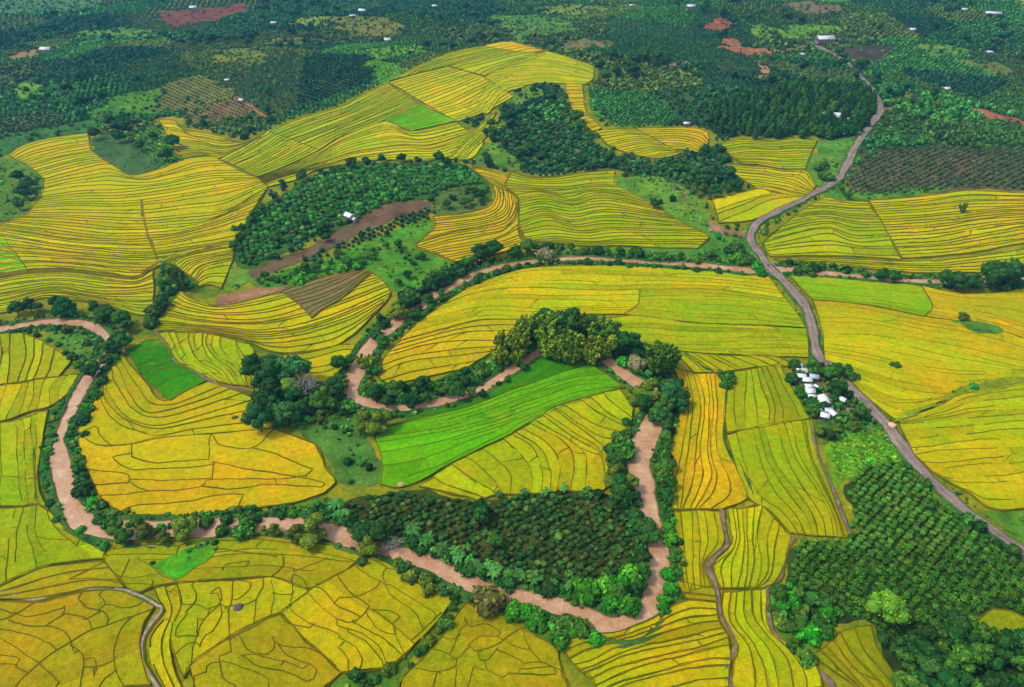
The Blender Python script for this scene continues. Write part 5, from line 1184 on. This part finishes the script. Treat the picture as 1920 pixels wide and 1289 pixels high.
fill_xy(ground(pts(WOOD)), 5)
for p in q:
    plant("woodland_tree", ["forest", "fdark", "fdark", "fdark", "fdark"][rng.integers(5)], p, rng.uniform(4.5, 8.0), "glossy dark tree packed in the wood at the bottom right corner", "tree", "trees of the wood at the bottom right corner", 1.05)

# ------------------------------------------------------------------ massed low plants merged into single objects
def mass_tpl(seed, nleaf, leaf, n=2):
    r = np.random.default_rng(seed)
    L = [[0, 0, .42, .5, .5, .5], [r.uniform(-.3, .3), r.uniform(-.3, .3), .6, .32, .32, .32]]
    acc = Acc()
    cores(acc, r, L[:1], (0.72, 0.72, 0.72), CS2 if n == 2 else cube_sphere(1), 0.95)
    V, Q, C = leaves(r, L, nleaf, leaf, (0.6, 0.6, 0.6), (1.5, 1.45, 1.2))
    acc.add(V, Q, C)
    return np.concatenate(acc.V), np.concatenate(acc.F), np.concatenate(acc.C)
MT_HI = [mass_tpl(s, 46, .36) for s in range(4)]
MT_MID = [mass_tpl(s + 30, 26, .45, 1) for s in range(5)]
MT_COF = [mass_tpl(s + 60, 100, .25) for s in range(5)]
MT_LO = [mass_tpl(s + 9, 14, .55, 1) for s in range(5)]
def mass(name, label, cat, P, size, hgt, colors, tpl, parent=None):
    """P (n,2) places, size and height per plant, colour per plant: one merged mesh"""
    n = len(P)
    if not n: return
    k = rng.integers(0, len(tpl), n)
    th = rng.uniform(0, 6.28, n)
    z = height(P[:, 0], P[:, 1])
    Vs, Fs, Cs, off = [], [], [], 0
    for j, (V, F, C) in enumerate(tpl):
        m = np.where(k == j)[0]
        if not len(m): continue
        c, s = np.cos(th[m])[:, None], np.sin(th[m])[:, None]
        sx = size[m][:, None]
        X = (V[None, :, 0] * c - V[None, :, 1] * s) * sx + P[m, 0][:, None]
        Y = (V[None, :, 0] * s + V[None, :, 1] * c) * sx + P[m, 1][:, None]
        Z = V[None, :, 2] * hgt[m][:, None] + z[m][:, None] - 0.03
        Vs.append(np.stack([X, Y, Z], -1).reshape(-1, 3).astype(np.float32))
        Fs.append((F[None] + (np.arange(len(m)) * len(V))[:, None, None] + off).reshape(-1, 4).astype(np.int32))
        Cs.append((C[None] * colors[m][:, None, :]).reshape(-1, 3).astype(np.float32))
        off += len(m) * len(V)
    o = link(name, mesh_np(name, np.concatenate(Vs), [np.concatenate(Fs)], [M['leafm']], None, np.concatenate(Cs)))
    tag(o, label, cat, kind="stuff")
    return o
def cols(base, n, amt=.22, hue=.12):
    v = np.exp(rng.normal(0, amt, (n, 1)))
    c = np.asarray(base)[None] * v
    g = rng.normal(0, hue, n)
    c[:, 0] *= np.exp(g * 1.6)
    return c

# coffee at the lower right: the nearest 300 bushes one by one, the rest merged
P2 = "1480,1090 1484,1030 1500,1012 1590,1012 1600,960 1588,925 1605,888 1640,866 1695,866 1760,945 1850,1012 1990,1110 1990,1225 1840,1190 1700,1180 1650,1195 1632,1165 1570,1160 1530,1110"
q = area_points(P2, 2.45, 0.72, .30)
cv = cover(q[:, 0], q[:, 1]); q = q[(cv != 1) & (cv != 4) & (cv != 5)]
u_, v_, d_ = project(q[:, 0], q[:, 1], height(q[:, 0], q[:, 1]))
vis = (u_ < 1925) & (v_ < 1295)
order = np.argsort(d_ + (~vis) * 1e4)
ind, rest = order[:290], order[290:]
ROWB = []
for i in ind:
    nm = plant("coffee_bush", "coffee", q[i] + rng.normal(0, .18, 2), rng.uniform(1.6, 2.25), "round dark green coffee bush in the dense rows at the lower right", "bush", "coffee bushes at the lower right", 0.82)
COFFEE = [q[rest]]
CSIZE = [rng.uniform(1.05, 1.35, len(rest))]
CCOL = [cols((0.058, 0.155, 0.014), len(rest), .25, .15)]
for poly, sp, ang, sz, base, view in [
    ("650,950 700,930 790,930 860,942 910,945 1000,930 1110,928 1178,935 1198,980 1205,1040 1190,1075 1130,1100 1060,1098 960,1080 870,1050 790,1022 720,1000 660,980", 2.25, 0.55, 1.10, (0.034, 0.085, 0.014), ''),
    ("445,440 470,410 505,385 545,365 580,338 640,316 700,309 760,311 830,308 876,318 905,345 850,352 790,370 715,385 655,420 595,440 535,468 470,502 445,495", 3.4, 0.4, 1.65, (0.040, 0.150, 0.022), ''),
    ("925,252 960,232 1000,225 1040,235 1080,240 1110,262 1150,292 1220,306 1290,300 1335,332 1290,342 1240,328 1150,322 1050,325 990,318 955,285", 4.0, 0.7, 1.85, (0.034, 0.11, 0.026), '')]:
    p = area_points(poly, sp, ang, .28, view)
    cv = cover(p[:, 0], p[:, 1]); p = p[(cv != 1) & (cv != 3) & (cv != 4) & (rng.random(len(p)) > .06)]
    p = p + rng.normal(0, .3, p.shape)
    fill_xy(ground(pts(poly, view)), 5, True)
    COFFEE.append(p); CSIZE.append(np.exp(rng.normal(0, .2, len(p))) * sz); CCOL.append(cols(base, len(p), .38, .2))
P_, S_, C_ = np.concatenate(COFFEE), np.concatenate(CSIZE), np.concatenate(CCOL)
mass("coffee_rows", "massed rows of round coffee bushes filling the plantations of the valley", "coffee plantation", P_, S_ * 1.9, S_ * 1.55, C_, MT_COF)

# weeds and scrub on the patches and the river banks
P_, S_, C_ = [], [], []
for lab, cat, g in PATCH_POLYS:
    spec = {"thicket ground": (1.9, (.7, 2.0), (0.036, 0.135, 0.018)), "meadow": (2.8, (.35, 1.1), None), "grass strip": (2.2, (.35, .9), (0.05, 0.16, 0.02)), "vegetable plot": (1.35, (.4, .85), (0.085, 0.26, 0.014)),
            "fallow field": (4.5, (.3, .8), (0.03, 0.10, 0.05)), "gully": (3.5, (.5, 1.6), (0.035, 0.12, 0.02)), "garden": (2, (.4, .8), (0.06, .2, .02))}.get(cat)
    if spec is None: continue
    sp, (a, b), base = spec
    far = max(1.0, g[:, 1].mean() / 420)
    p = area_points(g, sp * far, 0.3, sp * .35 * far)
    cv = cover(p[:, 0], p[:, 1]); p = p[(cv == 2)]
    if not len(p): continue
    patchy = np.sin(p[:, 0] * .21 + 1) * np.sin(p[:, 1] * .17) + rng.normal(0, .5, len(p))
    p = p[patchy > (-.5 if cat == "thicket ground" else -2 if cat == 'vegetable plot' else -.1)]
    if base is None:
        base = (0.045, 0.17, 0.022) if 'teal' not in lab else (0.02, 0.11, 0.045)
    P_.append(p); S_.append(rng.uniform(a, b, len(p)) * far ** .7 * np.exp(rng.normal(0, .15, len(p)))); C_.append(cols(base, len(p), .42, .22))
SH_P, SH_S, SH_C = [], [], []
for lab, cat, g in PATCH_POLYS:
    if cat not in ("thicket ground", "meadow", "gully", "grass strip", "garden"): continue
    sp = {"thicket ground": 3.1}.get(cat, 6.5) * max(1.0, g[:, 1].mean() / 450)
    p = area_points(g, sp, .9, sp * .45)
    p = p[cover(p[:, 0], p[:, 1]) == 2]
    cl = np.sin(p[:, 0] * .13 + 2) * np.sin(p[:, 1] * .11 + 1) + rng.normal(0, .45, len(p))
    p = p[cl > (-.35 if cat == "thicket ground" else .25)]
    n_ = len(p)
    if not n_: continue
    SH_P.append(p); SH_S.append(np.exp(rng.normal(.62, .42, n_)).clip(.8, 4.2)); SH_C.append(cols((0.036, 0.115, 0.015), n_, .45, .28))
for sg in (1, -1):
    p = rv + normals(rv) * sg * (half + 2.5 + np.abs(rng.normal(0, 2.0, nR)))[:, None]
    k = rng.random(nR) < .42
    cv = cover(p[:, 0], p[:, 1]); k &= (cv != 1) & (cv != 4)
    p = p[k]; n_ = len(p)
    SH_P.append(p); SH_S.append(np.exp(rng.normal(.55, .42, n_)).clip(.8, 3.4)); SH_C.append(cols((0.034, 0.11, 0.014), n_, .45, .28))
SH_P, SH_S, SH_C = np.concatenate(SH_P), np.concatenate(SH_S), np.concatenate(SH_C)
mass("shrubs", "tangled shrubs of mixed height along the river, in thickets and on rough grass", "shrubs", SH_P, SH_S * 1.15, SH_S * rng.uniform(.8, 1.35, len(SH_S)), SH_C, MT_HI)
for sg in (1, -1):
    for dd in (1.2, 2.6, 4.0):
        p = rv + normals(rv) * sg * (half + dd + rng.normal(0, .5, nR))[:, None]
        k = rng.random(nR) < .75
        cv = cover(p[:, 0], p[:, 1]); k &= (cv != 1) & (cv != 4)
        p = p[k]
        P_.append(p); S_.append(rng.uniform(.6, 1.7, len(p))); C_.append(cols((0.036, 0.125, 0.016), len(p), .42, .25))
rn = normals(ROAD)
for sg in (1, -1):
    for dd in (4.2, 5.2):
        p = ROAD + rn * sg * dd + rng.normal(0, .5, ROAD.shape)
        k = rng.random(len(p)) < .55
        cv = cover(p[:, 0], p[:, 1]); k &= (cv != 1)
        p = p[k]; P_.append(p); S_.append(rng.uniform(.3, .9, len(p))); C_.append(cols((0.05, 0.15, 0.02), len(p), .3, .2))
P_, S_, C_ = np.concatenate(P_), np.concatenate(S_), np.concatenate(C_)
mass("undergrowth", "low green scrub and weeds on the river banks, verges and meadows", "undergrowth", P_, S_ * 1.6, S_ * 1.2, C_, MT_MID)

# far plantations: blocks with their own row direction, spacing and green
ns = 330
sx, sy_ = rng.uniform(-1080, 1080, ns), rng.uniform(380, 1500, ns)
P_, S_, C_, HT = [], [], [], []
for i in range(ns):
    Rr = 130
    if abs(sx[i]) > 0.80 * sy_[i] + 90: continue
    sp = rng.uniform(3.6, 4.8) * (1 + max(0, sy_[i] - 800) / 1400)
    ang = rng.uniform(0, 3.14); wild = rng.random() < .22
    s = np.arange(-Rr, Rr, sp)
    X, Y = np.meshgrid(s, s * (1.0 if rng.random() < .5 else 1.35)); X, Y = X.ravel(), Y.ravel()
    jt = .9 * sp if wild else .28
    x = sx[i] + X * math.cos(ang) - Y * math.sin(ang) + rng.normal(0, jt, X.size)
    y = sy_[i] + X * math.sin(ang) + Y * math.cos(ang) + rng.normal(0, jt, X.size)
    me = (x - sx[i]) ** 2 + (y - sy_[i]) ** 2
    k = np.ones(len(x), bool)
    for j in np.argsort((sx - sx[i]) ** 2 + (sy_ - sy_[i]) ** 2)[1:16]:
        k &= me <= (x - sx[j]) ** 2 + (y - sy_[j]) ** 2
    x, y = x[k], y[k]
    cvx = cover(x, y)
    ok = ((cvx == 0) | ((cvx == 2) & (rng.random(len(x)) < .10) & (y > 520))) & (np.abs(x) < .86 * y + 40) & (y > 330)
    x, y = x[ok], y[ok]
    n = len(x)
    if not n: continue
    base = [(0.028, 0.105, 0.026), (0.020, 0.080, 0.032), (0.045, 0.120, 0.020), (0.040, 0.165, 0.030), (0.085, 0.150, 0.025), (0.017, 0.070, 0.032), (0.06, 0.11, 0.025), (0.05, 0.19, 0.03)][rng.integers(8)]
    sz = sp * rng.uniform(.62, .85) * np.exp(rng.normal(0, .30 if wild else .14, n))
    P_.append(np.stack([x, y], 1)); S_.append(sz); HT.append(sz * rng.uniform(.75, 1.05)); C_.append(cols(base, n, .26 if wild else .18))
for lab, cat, g in PATCH_POLYS:
    if cat == "striped plot" or 'fine rows' in lab:
        p = area_points(g, 4.2, .9, .2)
        p = p[np.abs((p[:, 0] * math.cos(.9) + p[:, 1] * math.sin(.9)) % 4.2 - 2.1) > 0]
        P_.append(p); S_.append(rng.uniform(1.6, 2.2, len(p))); HT.append(rng.uniform(1.2, 1.6, len(p))); C_.append(cols((0.035, 0.09, 0.03), len(p)))
    if 'ochre scrubby' in lab:
        p = area_points(g, 3.9, .62, .25); p = p[cover(p[:, 0], p[:, 1]) == 2]
        P_.append(p); S_.append(rng.uniform(2.0, 2.8, len(p))); HT.append(rng.uniform(1.4, 2.0, len(p))); C_.append(cols((0.026, 0.075, 0.02), len(p), .25))
P_, S_, HT, C_ = map(np.concatenate, (P_, S_, HT, C_))
print("far bushes", len(P_))
mass("far_plantations", "patchwork of dark green plantation rows covering the far slopes", "plantation", P_, S_, HT, C_, MT_LO)

# scattered larger trees over the far plantations, told apart only as a population
cand = np.stack([rng.uniform(-900, 900, 5000), rng.uniform(420, 1250, 5000)], 1)
cand = cand[(cover(cand[:, 0], cand[:, 1]) == 0)]
u_, v_, d_ = project(cand[:, 0], cand[:, 1], height(cand[:, 0], cand[:, 1]))
clump = np.sin(cand[:, 0] * .021 + 2) + np.sin(cand[:, 1] * .027 + cand[:, 0] * .008) + rng.normal(0, .5, len(cand))
k = (u_ > -20) & (u_ < 1940) & (v_ > -15) & (clump > .55)
cand = cand[k][:340]
n_ = len(cand)
hh_ = rng.uniform(5, 12, n_)
TT = []
for s_ in range(4):
    r_ = np.random.default_rng(900 + s_)
    L_ = [[r_.normal(0, .2), r_.normal(0, .2), r_.uniform(.4, .75), .27, .27, .24] for _ in range(5)]
    a_2 = Acc(); cores(a_2, r_, L_, (.75, .75, .75), CS2)
    a_2.add(*leaves(r_, L_, 130, .16, (.6, .6, .6), (1.5, 1.45, 1.2)))
    tube(a_2, [(0, 0, -.02), (0, 0, .3), (0, 0, .6)], [.035, .03, .01], (1.3, .7, .6), 5)
    TT.append((np.concatenate(a_2.V), np.concatenate(a_2.F), np.concatenate(a_2.C)))
fc = cols((0.020, 0.070, 0.022), n_, .3, .2)
mass("far_trees", "dark trees and tree clumps scattered over the far plantations", "trees", cand, hh_ * rng.uniform(.8, 1.2, n_), hh_, fc, TT)

# ------------------------------------------------------------------ houses
def box(acc, x0, x1, y0, y1, z0, z1, mi=0):
    V = np.array([[x, y, z] for x in (x0, x1) for y in (y0, y1) for z in (z0, z1)], float)
    acc.add(V, [[0, 1, 3, 2], [4, 6, 7, 5], [0, 4, 5, 1], [2, 3, 7, 6], [0, 2, 6, 4], [1, 5, 7, 3]], (0, 0, 0), mi)
def house(label, px, w, d, h, rot, roof='white', wall='wall', rise=.28, name="house", cat="house", group=None, windows=2, arch=False):
    """gabled (or arched) house: body, roof, door, windows; w along the ridge"""
    c = ground(np.array(px, float))
    root = bpy.data.objects.new(name, None); COL.objects.link(root); root.empty_display_size = .3
    root.location = (c[0], c[1], float(height(c[0], c[1]))); root.rotation_euler = (0, 0, rot)
    tag(root, label, cat, group)
    if name == 'house':
        w, d = w * .88, d * .88
    rz = d * rise
    acc = Acc()
    if arch:
        th = np.linspace(0, math.pi, 9)
        prof = [(-d / 2, -.2)] + [(-d / 2 * math.cos(t), h * .35 + rz * math.sin(t)) for t in th] + [(d / 2, -.2)]
    else:
        prof = [(-d / 2, -.2), (-d / 2, h), (0, h + rz), (d / 2, h), (d / 2, -.2)]
    n = len(prof)
    V = np.array([[x, y, z] for x in (-w / 2, w / 2) for (y, z) in prof])
    Q = [[i, i + 1, i + 1 + n, i + n] for i in range(n - 1)]
    m = (n - 1) // 2
    caps = []
    for o_ in (0, n):
        for i in range(m - 1 if n > 5 else 1):
            caps.append([o_ + i, o_ + i + 1, o_ + n - 2 - i, o_ + n - 1 - i])
    acc.add(V, Q + caps)
    tri = [[m - 1, m, m + 1], [n + m - 1, n + m, n + m + 1]]
    acc.add(V, np.array(tri))
    link("wall", acc.mesh("wall", [M[wall]]), root)
    acc = Acc(); ov, t = .35, .09
    if arch:
        th = np.linspace(-.05, math.pi + .05, 12)
        P = np.array([[-(d / 2 + .08) * math.cos(a), h * .35 + .06 + (rz + .08) * math.sin(a)] for a in th])
        P2 = P + np.array([0, .07])
    else:
        sl = rz / (d / 2)
        P = np.array([[-d / 2 - ov, h - ov * sl], [0, h + rz], [d / 2 + ov, h - ov * sl]]) + np.array([0, .03])
        P2 = P + np.array([0, t])
    k = len(P); e = w / 2 + ov
    V = np.array([[x, *p] for x in (-e, e) for pp in (P, P2) for p in pp])
    Q = []
    for i in range(k - 1):
        Q += [[i, i + 1, 2 * k + i + 1, 2 * k + i], [k + i, 3 * k + i, 3 * k + i + 1, k + i + 1], [i, k + i, k + i + 1, i + 1], [2 * k + i, 2 * k + i + 1, 3 * k + i + 1, 3 * k + i]]
    Q += [[0, 2 * k, 3 * k, k], [k - 1, 2 * k - 1, 4 * k - 1, 3 * k - 1]]
    acc.add(V, Q)
    if not arch:
        box(acc, -e, e, -.14, .14, h + rz + .085, h + rz + .19)
    link("roof", acc.mesh("roof", [M[roof]]), root)
    for s in (-1, 1):
        acc = Acc(); box(acc, w * .06, w * .06 + .85, s * (d / 2 + .025) - .03, s * (d / 2 + .025) + .03, 0, min(2.0, h * .85))
        if s < 0 and not arch: link("door", acc.mesh("door", [M['door']]), root)
        if arch: continue
        for j in range(windows):
            x = -w * .32 + j * w * .62
            acc = Acc(); box(acc, x - .4, x + .4, s * (d / 2 + .02) - .025, s * (d / 2 + .02) + .025, h * .42, h * .78)
            if abs(x - w * .06 - .42) > .85: link("window", acc.mesh("window", [M['glass']]), root)
    if arch:
        acc = Acc(); box(acc, w / 2 - .02, w / 2 + .04, -.6, .6, 0, h * .6); link("door", acc.mesh("door", [M['door']]), root)
    return root
G_ = "white roofed houses of the hamlet"
for a_ in [
 ("small white roofed house at the top of the hamlet row", (1494, 693), 3.4, 2.8, 2.2, .05), ("wide white roofed house second from the top of the hamlet", (1500, 703), 4.8, 3.2, 2.6, .03),
 ("white roofed house below the wide one in the hamlet", (1500, 712), 3.8, 2.6, 2.4, -.1), ("white roofed house with low eaves at the middle of the hamlet", (1511, 719), 4.0, 3.0, 2.3, -.15),
 ("grey blue roofed house under the hamlet trees", (1524, 713), 4.0, 3.0, 2.3, -.25, 'blue'), ("small white roofed house above the double one in the hamlet", (1513, 731), 3.2, 2.4, 2.3, .05),
 ("broad white roofed house in the middle of the hamlet row", (1515, 741), 4.4, 3.2, 2.5, .05), ("low white shed attached below the broad house", (1520, 749), 3.4, 2.0, 1.9, .02),
 ("biggest white roofed house with tall bright roof in the hamlet", (1541, 760), 4.6, 4.6, 3.2, 1.35), ("small white shed at the field side of the hamlet", (1531, 773), 2.9, 2.2, 2.0, .12),
 ("pale lilac roofed house between the lowest hamlet roofs", (1551, 776), 3.2, 2.3, 2.2, -.05, 'lilac'), ("white roofed house at the lower left end of the hamlet", (1544, 786), 3.4, 3.0, 2.3, -.35),
 ("white roofed house at the lower right end of the hamlet", (1560, 782), 2.8, 2.6, 2.2, -1.2), ("white roofed house standing apart next to the road", (1575, 755), 3.6, 2.8, 2.3, -.75),
 ("tiny white shed in the hamlet yard", (1529, 729), 1.7, 1.3, 1.6, -.6)]:
    house(*a_[:6], *(a_[6:] or ('white',)), group=G_)
house("white hut with two roofs on the round coffee hill", (656, 412), 6.4, 4.6, 3.0, -.7)
house("small white lean-to beside the coffee hill hut", (664, 416), 3.0, 2.4, 2.2, -.7, name="shed", cat="shed")
house("dark grey house hidden in trees left of the road bend", (1332, 343), 7, 5, 3, .1, 'blue', 'plank')
house("long arched white tunnel shed among the pointed trees", (1563, 222), 20, 6.5, 3.4, -.22, rise=.5, name="shed", cat="shed", arch=True)
house("sandy thatched hut near the arched shed", (1592, 229), 5, 4, 2.4, .1, 'tin', 'plank', name="shed", cat="shed")
for a_ in [(q_[0], q_[1], *[v_ * .86 for v_ in q_[2:5]], *q_[5:]) for q_ in [
 ("white house above the dark red ploughed field", (364, 20), 13, 9, 5, .2), ("pinkish white house with yard at the far left", (89, 100), 15, 9, 5, -.1), ("tiny pale house right of the far ploughed field", (514, 48), 9, 6, 4, .2),
 ("white house among dark trees on the olive yard", (727, 82), 9, 8, 5, .3), ("white house at the top left of the olive yard", (680, 26), 13, 8, 5, -.3), ("low grey house at the corner of the olive yard", (662, 34), 11, 6, 3.5, .3, 'blue'),
 ("pale house by the reddish spot at the top edge", (815, 16), 9, 6, 4, .1), ("tiny white shed at the top centre edge", (1184, 15), 8, 5, 3.5, .1), ("white house on the pale clearing at the top", (1294, 20), 14, 9, 6, .2),
 ("large white building where the far road ends", (1545, 81), 26, 13, 6, .12), ("small white hut left of the far road", (1503, 107), 6, 4.5, 3.5, .2), ("white house alone in the right far plantations", (1708, 62), 9, 7, 4.5, .1),
 ("small white house in the top right plantations", (1806, 23), 9, 6, 4, .1), ("long white building at the far top right", (1860, 31), 24, 8, 4.5, -.2), ("pale two gabled house right of the road curve", (1772, 173), 8, 6, 4, .3),
 ("tiny grey house at the far right slope", (1853, 104), 8, 6, 4, -.2, 'blue'), ("tiny white hut at the corner of the striped plots", (454, 193), 5.5, 4, 3, -.4), ("pale shed on the far left ridge", (427, 155), 5, 3.5, 3, .3),
 ("tiny white shed left of the terraces by the plantation trees", (1286, 237), 6, 4, 3, .1)]]:
    house(*a_[:6], *(a_[6:] or ('dull',)))

# field hut: the small dark mound in the gold plots, a straw heap
def heap(label, px, w, hgt, col, name="straw_heap", cat="straw heap"):
    c = ground(np.array(px, float)); r = np.random.default_rng(int(px[0]))
    L = [[0, 0, .3, .5, .5, .42], [.3, .1, .2, .3, .3, .3], [-.3, -.1, .2, .3, .25, .25]]
    acc = Acc(); cores(acc, r, L, col, CS3, 1.0); acc.add(*leaves(r, L, 160, .16, col, np.asarray(col) * 1.8, .1, .8))
    o = link(name, acc.mesh(name, [M['leaf']])); o.location = (c[0], c[1], float(height(*c)) + .3); o.scale = (w, w, hgt)
    tag(o, label, cat)
heap("dark grey mound among the curved gold plots at bottom left", (448, 1142), 2.9, 1.4, (0.06, 0.05, 0.055))
heap("dark straw mound in the gold loop field near the big trees", (441, 786), 2.6, 1.1, (0.09, 0.065, 0.02))
heap("pale orange earth pile at the road edge by the yellow fields", (1671, 800), 3.0, 1.6, (0.42, 0.24, 0.14), "earth_pile", "earth pile")
heap("pale earth pile at the tip of the lime field", (752, 911), 2.6, 1.2, (0.35, 0.26, 0.13), "earth_pile", "earth pile")

# utility poles
for lab, px in (("pale concrete utility pole between the hamlet and the lower coffee", (1629, 808)), ("pale concrete utility pole at the road above the lower coffee", (1718, 911)), ("pale concrete utility pole by the hamlet's road corner", (1597, 766))):
    c = ground(np.array(px, float))
    root = bpy.data.objects.new("utility_pole", None); COL.objects.link(root); root.location = (c[0], c[1], float(height(*c)))
    tag(root, lab, "utility pole", "utility poles along the road")
    acc = Acc(); tube(acc, [(0, 0, -.3), (0, 0, 3), (0, 0, 7)], [.17, .14, .10], k=8); link("pole", acc.mesh("pole", [M['concrete']]), root)
    acc = Acc(); box(acc, -.8, .8, -.06, .06, 6.5, 6.64); link("crossarm", acc.mesh("crossarm", [M['metal']]), root)
    for x in (-.7, 0.35, .7):
        acc = Acc(); tube(acc, [(x, 0, 6.645), (x, 0, 6.72), (x, 0, 6.82)], [.05, .07, .03], k=6); link("insulator", acc.mesh("insulator", [M['white']]), root)

# bridge
bp = ground(np.array([1446.0, 508.0]))
k_ = int(np.argmin(((ROAD - bp) ** 2).sum(1)))
dv = ROAD[k_ + 3] - ROAD[k_ - 3]; ang = math.atan2(dv[1], dv[0])
root = bpy.data.objects.new("bridge", None); COL.objects.link(root); root.location = (*ROAD[k_], 0); root.rotation_euler = (0, 0, ang)
tag(root, "small grey concrete bridge carrying the dirt road over the upper river", "bridge")
acc = Acc(); box(acc, -7, 7, -3.1, 3.1, .36, .74); link("deck", acc.mesh("deck", [M['concrete']]), root)
for s in (-1, 1):
    acc = Acc(); box(acc, -7, 7, s * 2.9 - .12, s * 2.9 + .12, .745, 1.55)
    for x in np.linspace(-6.8, 6.8, 6):
        box(acc, x - .16, x + .16, s * 2.9 - .17, s * 2.9 + .17, .75, 1.72)
    link("parapet", acc.mesh("parapet", [M['concrete']]), root)

# motorbike with its rider just past the bridge
ix = k_ + 1
mp = ROAD[ix] + normals(ROAD)[ix] * .8
mz = float(height(*mp)) + .9
bike = bpy.data.objects.new("motorbike", None); COL.objects.link(bike); bike.location = (*mp, mz); bike.rotation_euler = (0, 0, ang)
tag(bike, "dark motorbike riding over the small concrete bridge", "motorbike")
for x in (-.62, .62):
    th = np.linspace(0, 2 * math.pi, 17)
    acc = Acc(); tube(acc, [(x + .27 * math.cos(t), 0, .31 + .27 * math.sin(t)) for t in th], np.full(17, .05), k=6)
    wl = link("wheel", acc.mesh("wheel", [M['dark']]), bike)
    acc = Acc(); tube(acc, [(x, -.06, .31), (x, 0, .31), (x, .06, .31)], [.09, .1, .09], k=8); link("hub", acc.mesh("hub", [M['metal']]), wl)
acc = Acc(); tube(acc, [(-.75, 0, .72), (-.4, 0, .62), (0, 0, .5), (.25, 0, .6), (.42, 0, .92), (.36, 0, 1.0)], [.07, .12, .14, .1, .07, .05], k=8)
link("body", acc.mesh("body", [M['dark']]), bike)
acc = Acc(); tube(acc, [(-.7, 0, .82), (-.3, 0, .79), (.05, 0, .76)], [.07, .11, .07], k=8); link("seat", acc.mesh("seat", [M['dark']]), bike)
acc = Acc(); tube(acc, [(.30, -.34, 1.04), (.38, 0, 1.0), (.30, .34, 1.04)], [.02, .025, .02], k=6); link("handlebar", acc.mesh("handlebar", [M['metal']]), bike)
me = bpy.data.meshes.new("person")
J = [(-.28, 0, .92), (-.25, 0, 1.15), (-.18, 0, 1.38), (-.15, 0, 1.5), (-.12, 0, 1.66), (-.16, .2, 1.36), (.02, .28, 1.14), (.26, .3, 1.06), (-.16, -.2, 1.36), (.02, -.28, 1.14), (.26, -.3, 1.06),
     (-.2, .12, .88), (.16, .2, .78), (.02, .2, .34), (.16, .2, .28), (-.2, -.12, .88), (.16, -.2, .78), (.02, -.2, .34), (.16, -.2, .28)]
E = [(0, 1), (1, 2), (2, 3), (3, 4), (2, 5), (5, 6), (6, 7), (2, 8), (8, 9), (9, 10), (0, 11), (11, 12), (12, 13), (13, 14), (0, 15), (15, 16), (16, 17), (17, 18)]
RAD = [.15, .15, .17, .06, .11, .07, .05, .035, .07, .05, .035, .11, .085, .05, .045, .11, .085, .05, .045]
me.from_pydata(J, E, [])
person = link("person", me); person.location = bike.location; person.rotation_euler = bike.rotation_euler
sk = person.modifiers.new("skin", 'SKIN')
for v, rr in zip(me.skin_vertices[0].data, RAD):
    v.radius = (rr, rr)
me.skin_vertices[0].data[0].use_root = True
person.modifiers.new("smooth", 'SUBSURF').render_levels = 1
me.materials.append(M['cloth'])
tag(person, "person in dark clothes sitting on the motorbike at the bridge", "person")

# ------------------------------------------------------------------ haze in the air
HAZE = 0.00014
if HAZE:
    bpy.ops.mesh.primitive_cube_add(size=1)
    hz = bpy.context.object
    hz.name = "haze"
    hz.scale = (16000, 14000, 252)
    hz.location = (0, 3000, 252 / 2 - 30)
    m = bpy.data.materials.new("haze"); m.use_nodes = True
    t = m.node_tree
    t.nodes.remove(t.nodes["Principled BSDF"])
    v = t.nodes.new("ShaderNodeVolumePrincipled")
    v.inputs["Color"].default_value = (0.12, 0.50, 0.88, 1)
    v.inputs["Density"].default_value = HAZE
    v.inputs["Anisotropy"].default_value = 0.2
    t.links.new(v.outputs[0], t.nodes["Material Output"].inputs["Volume"])
    hz.data.materials.append(m)
    tag(hz, "faint blue haze in the air over the whole valley", "haze", kind="stuff")
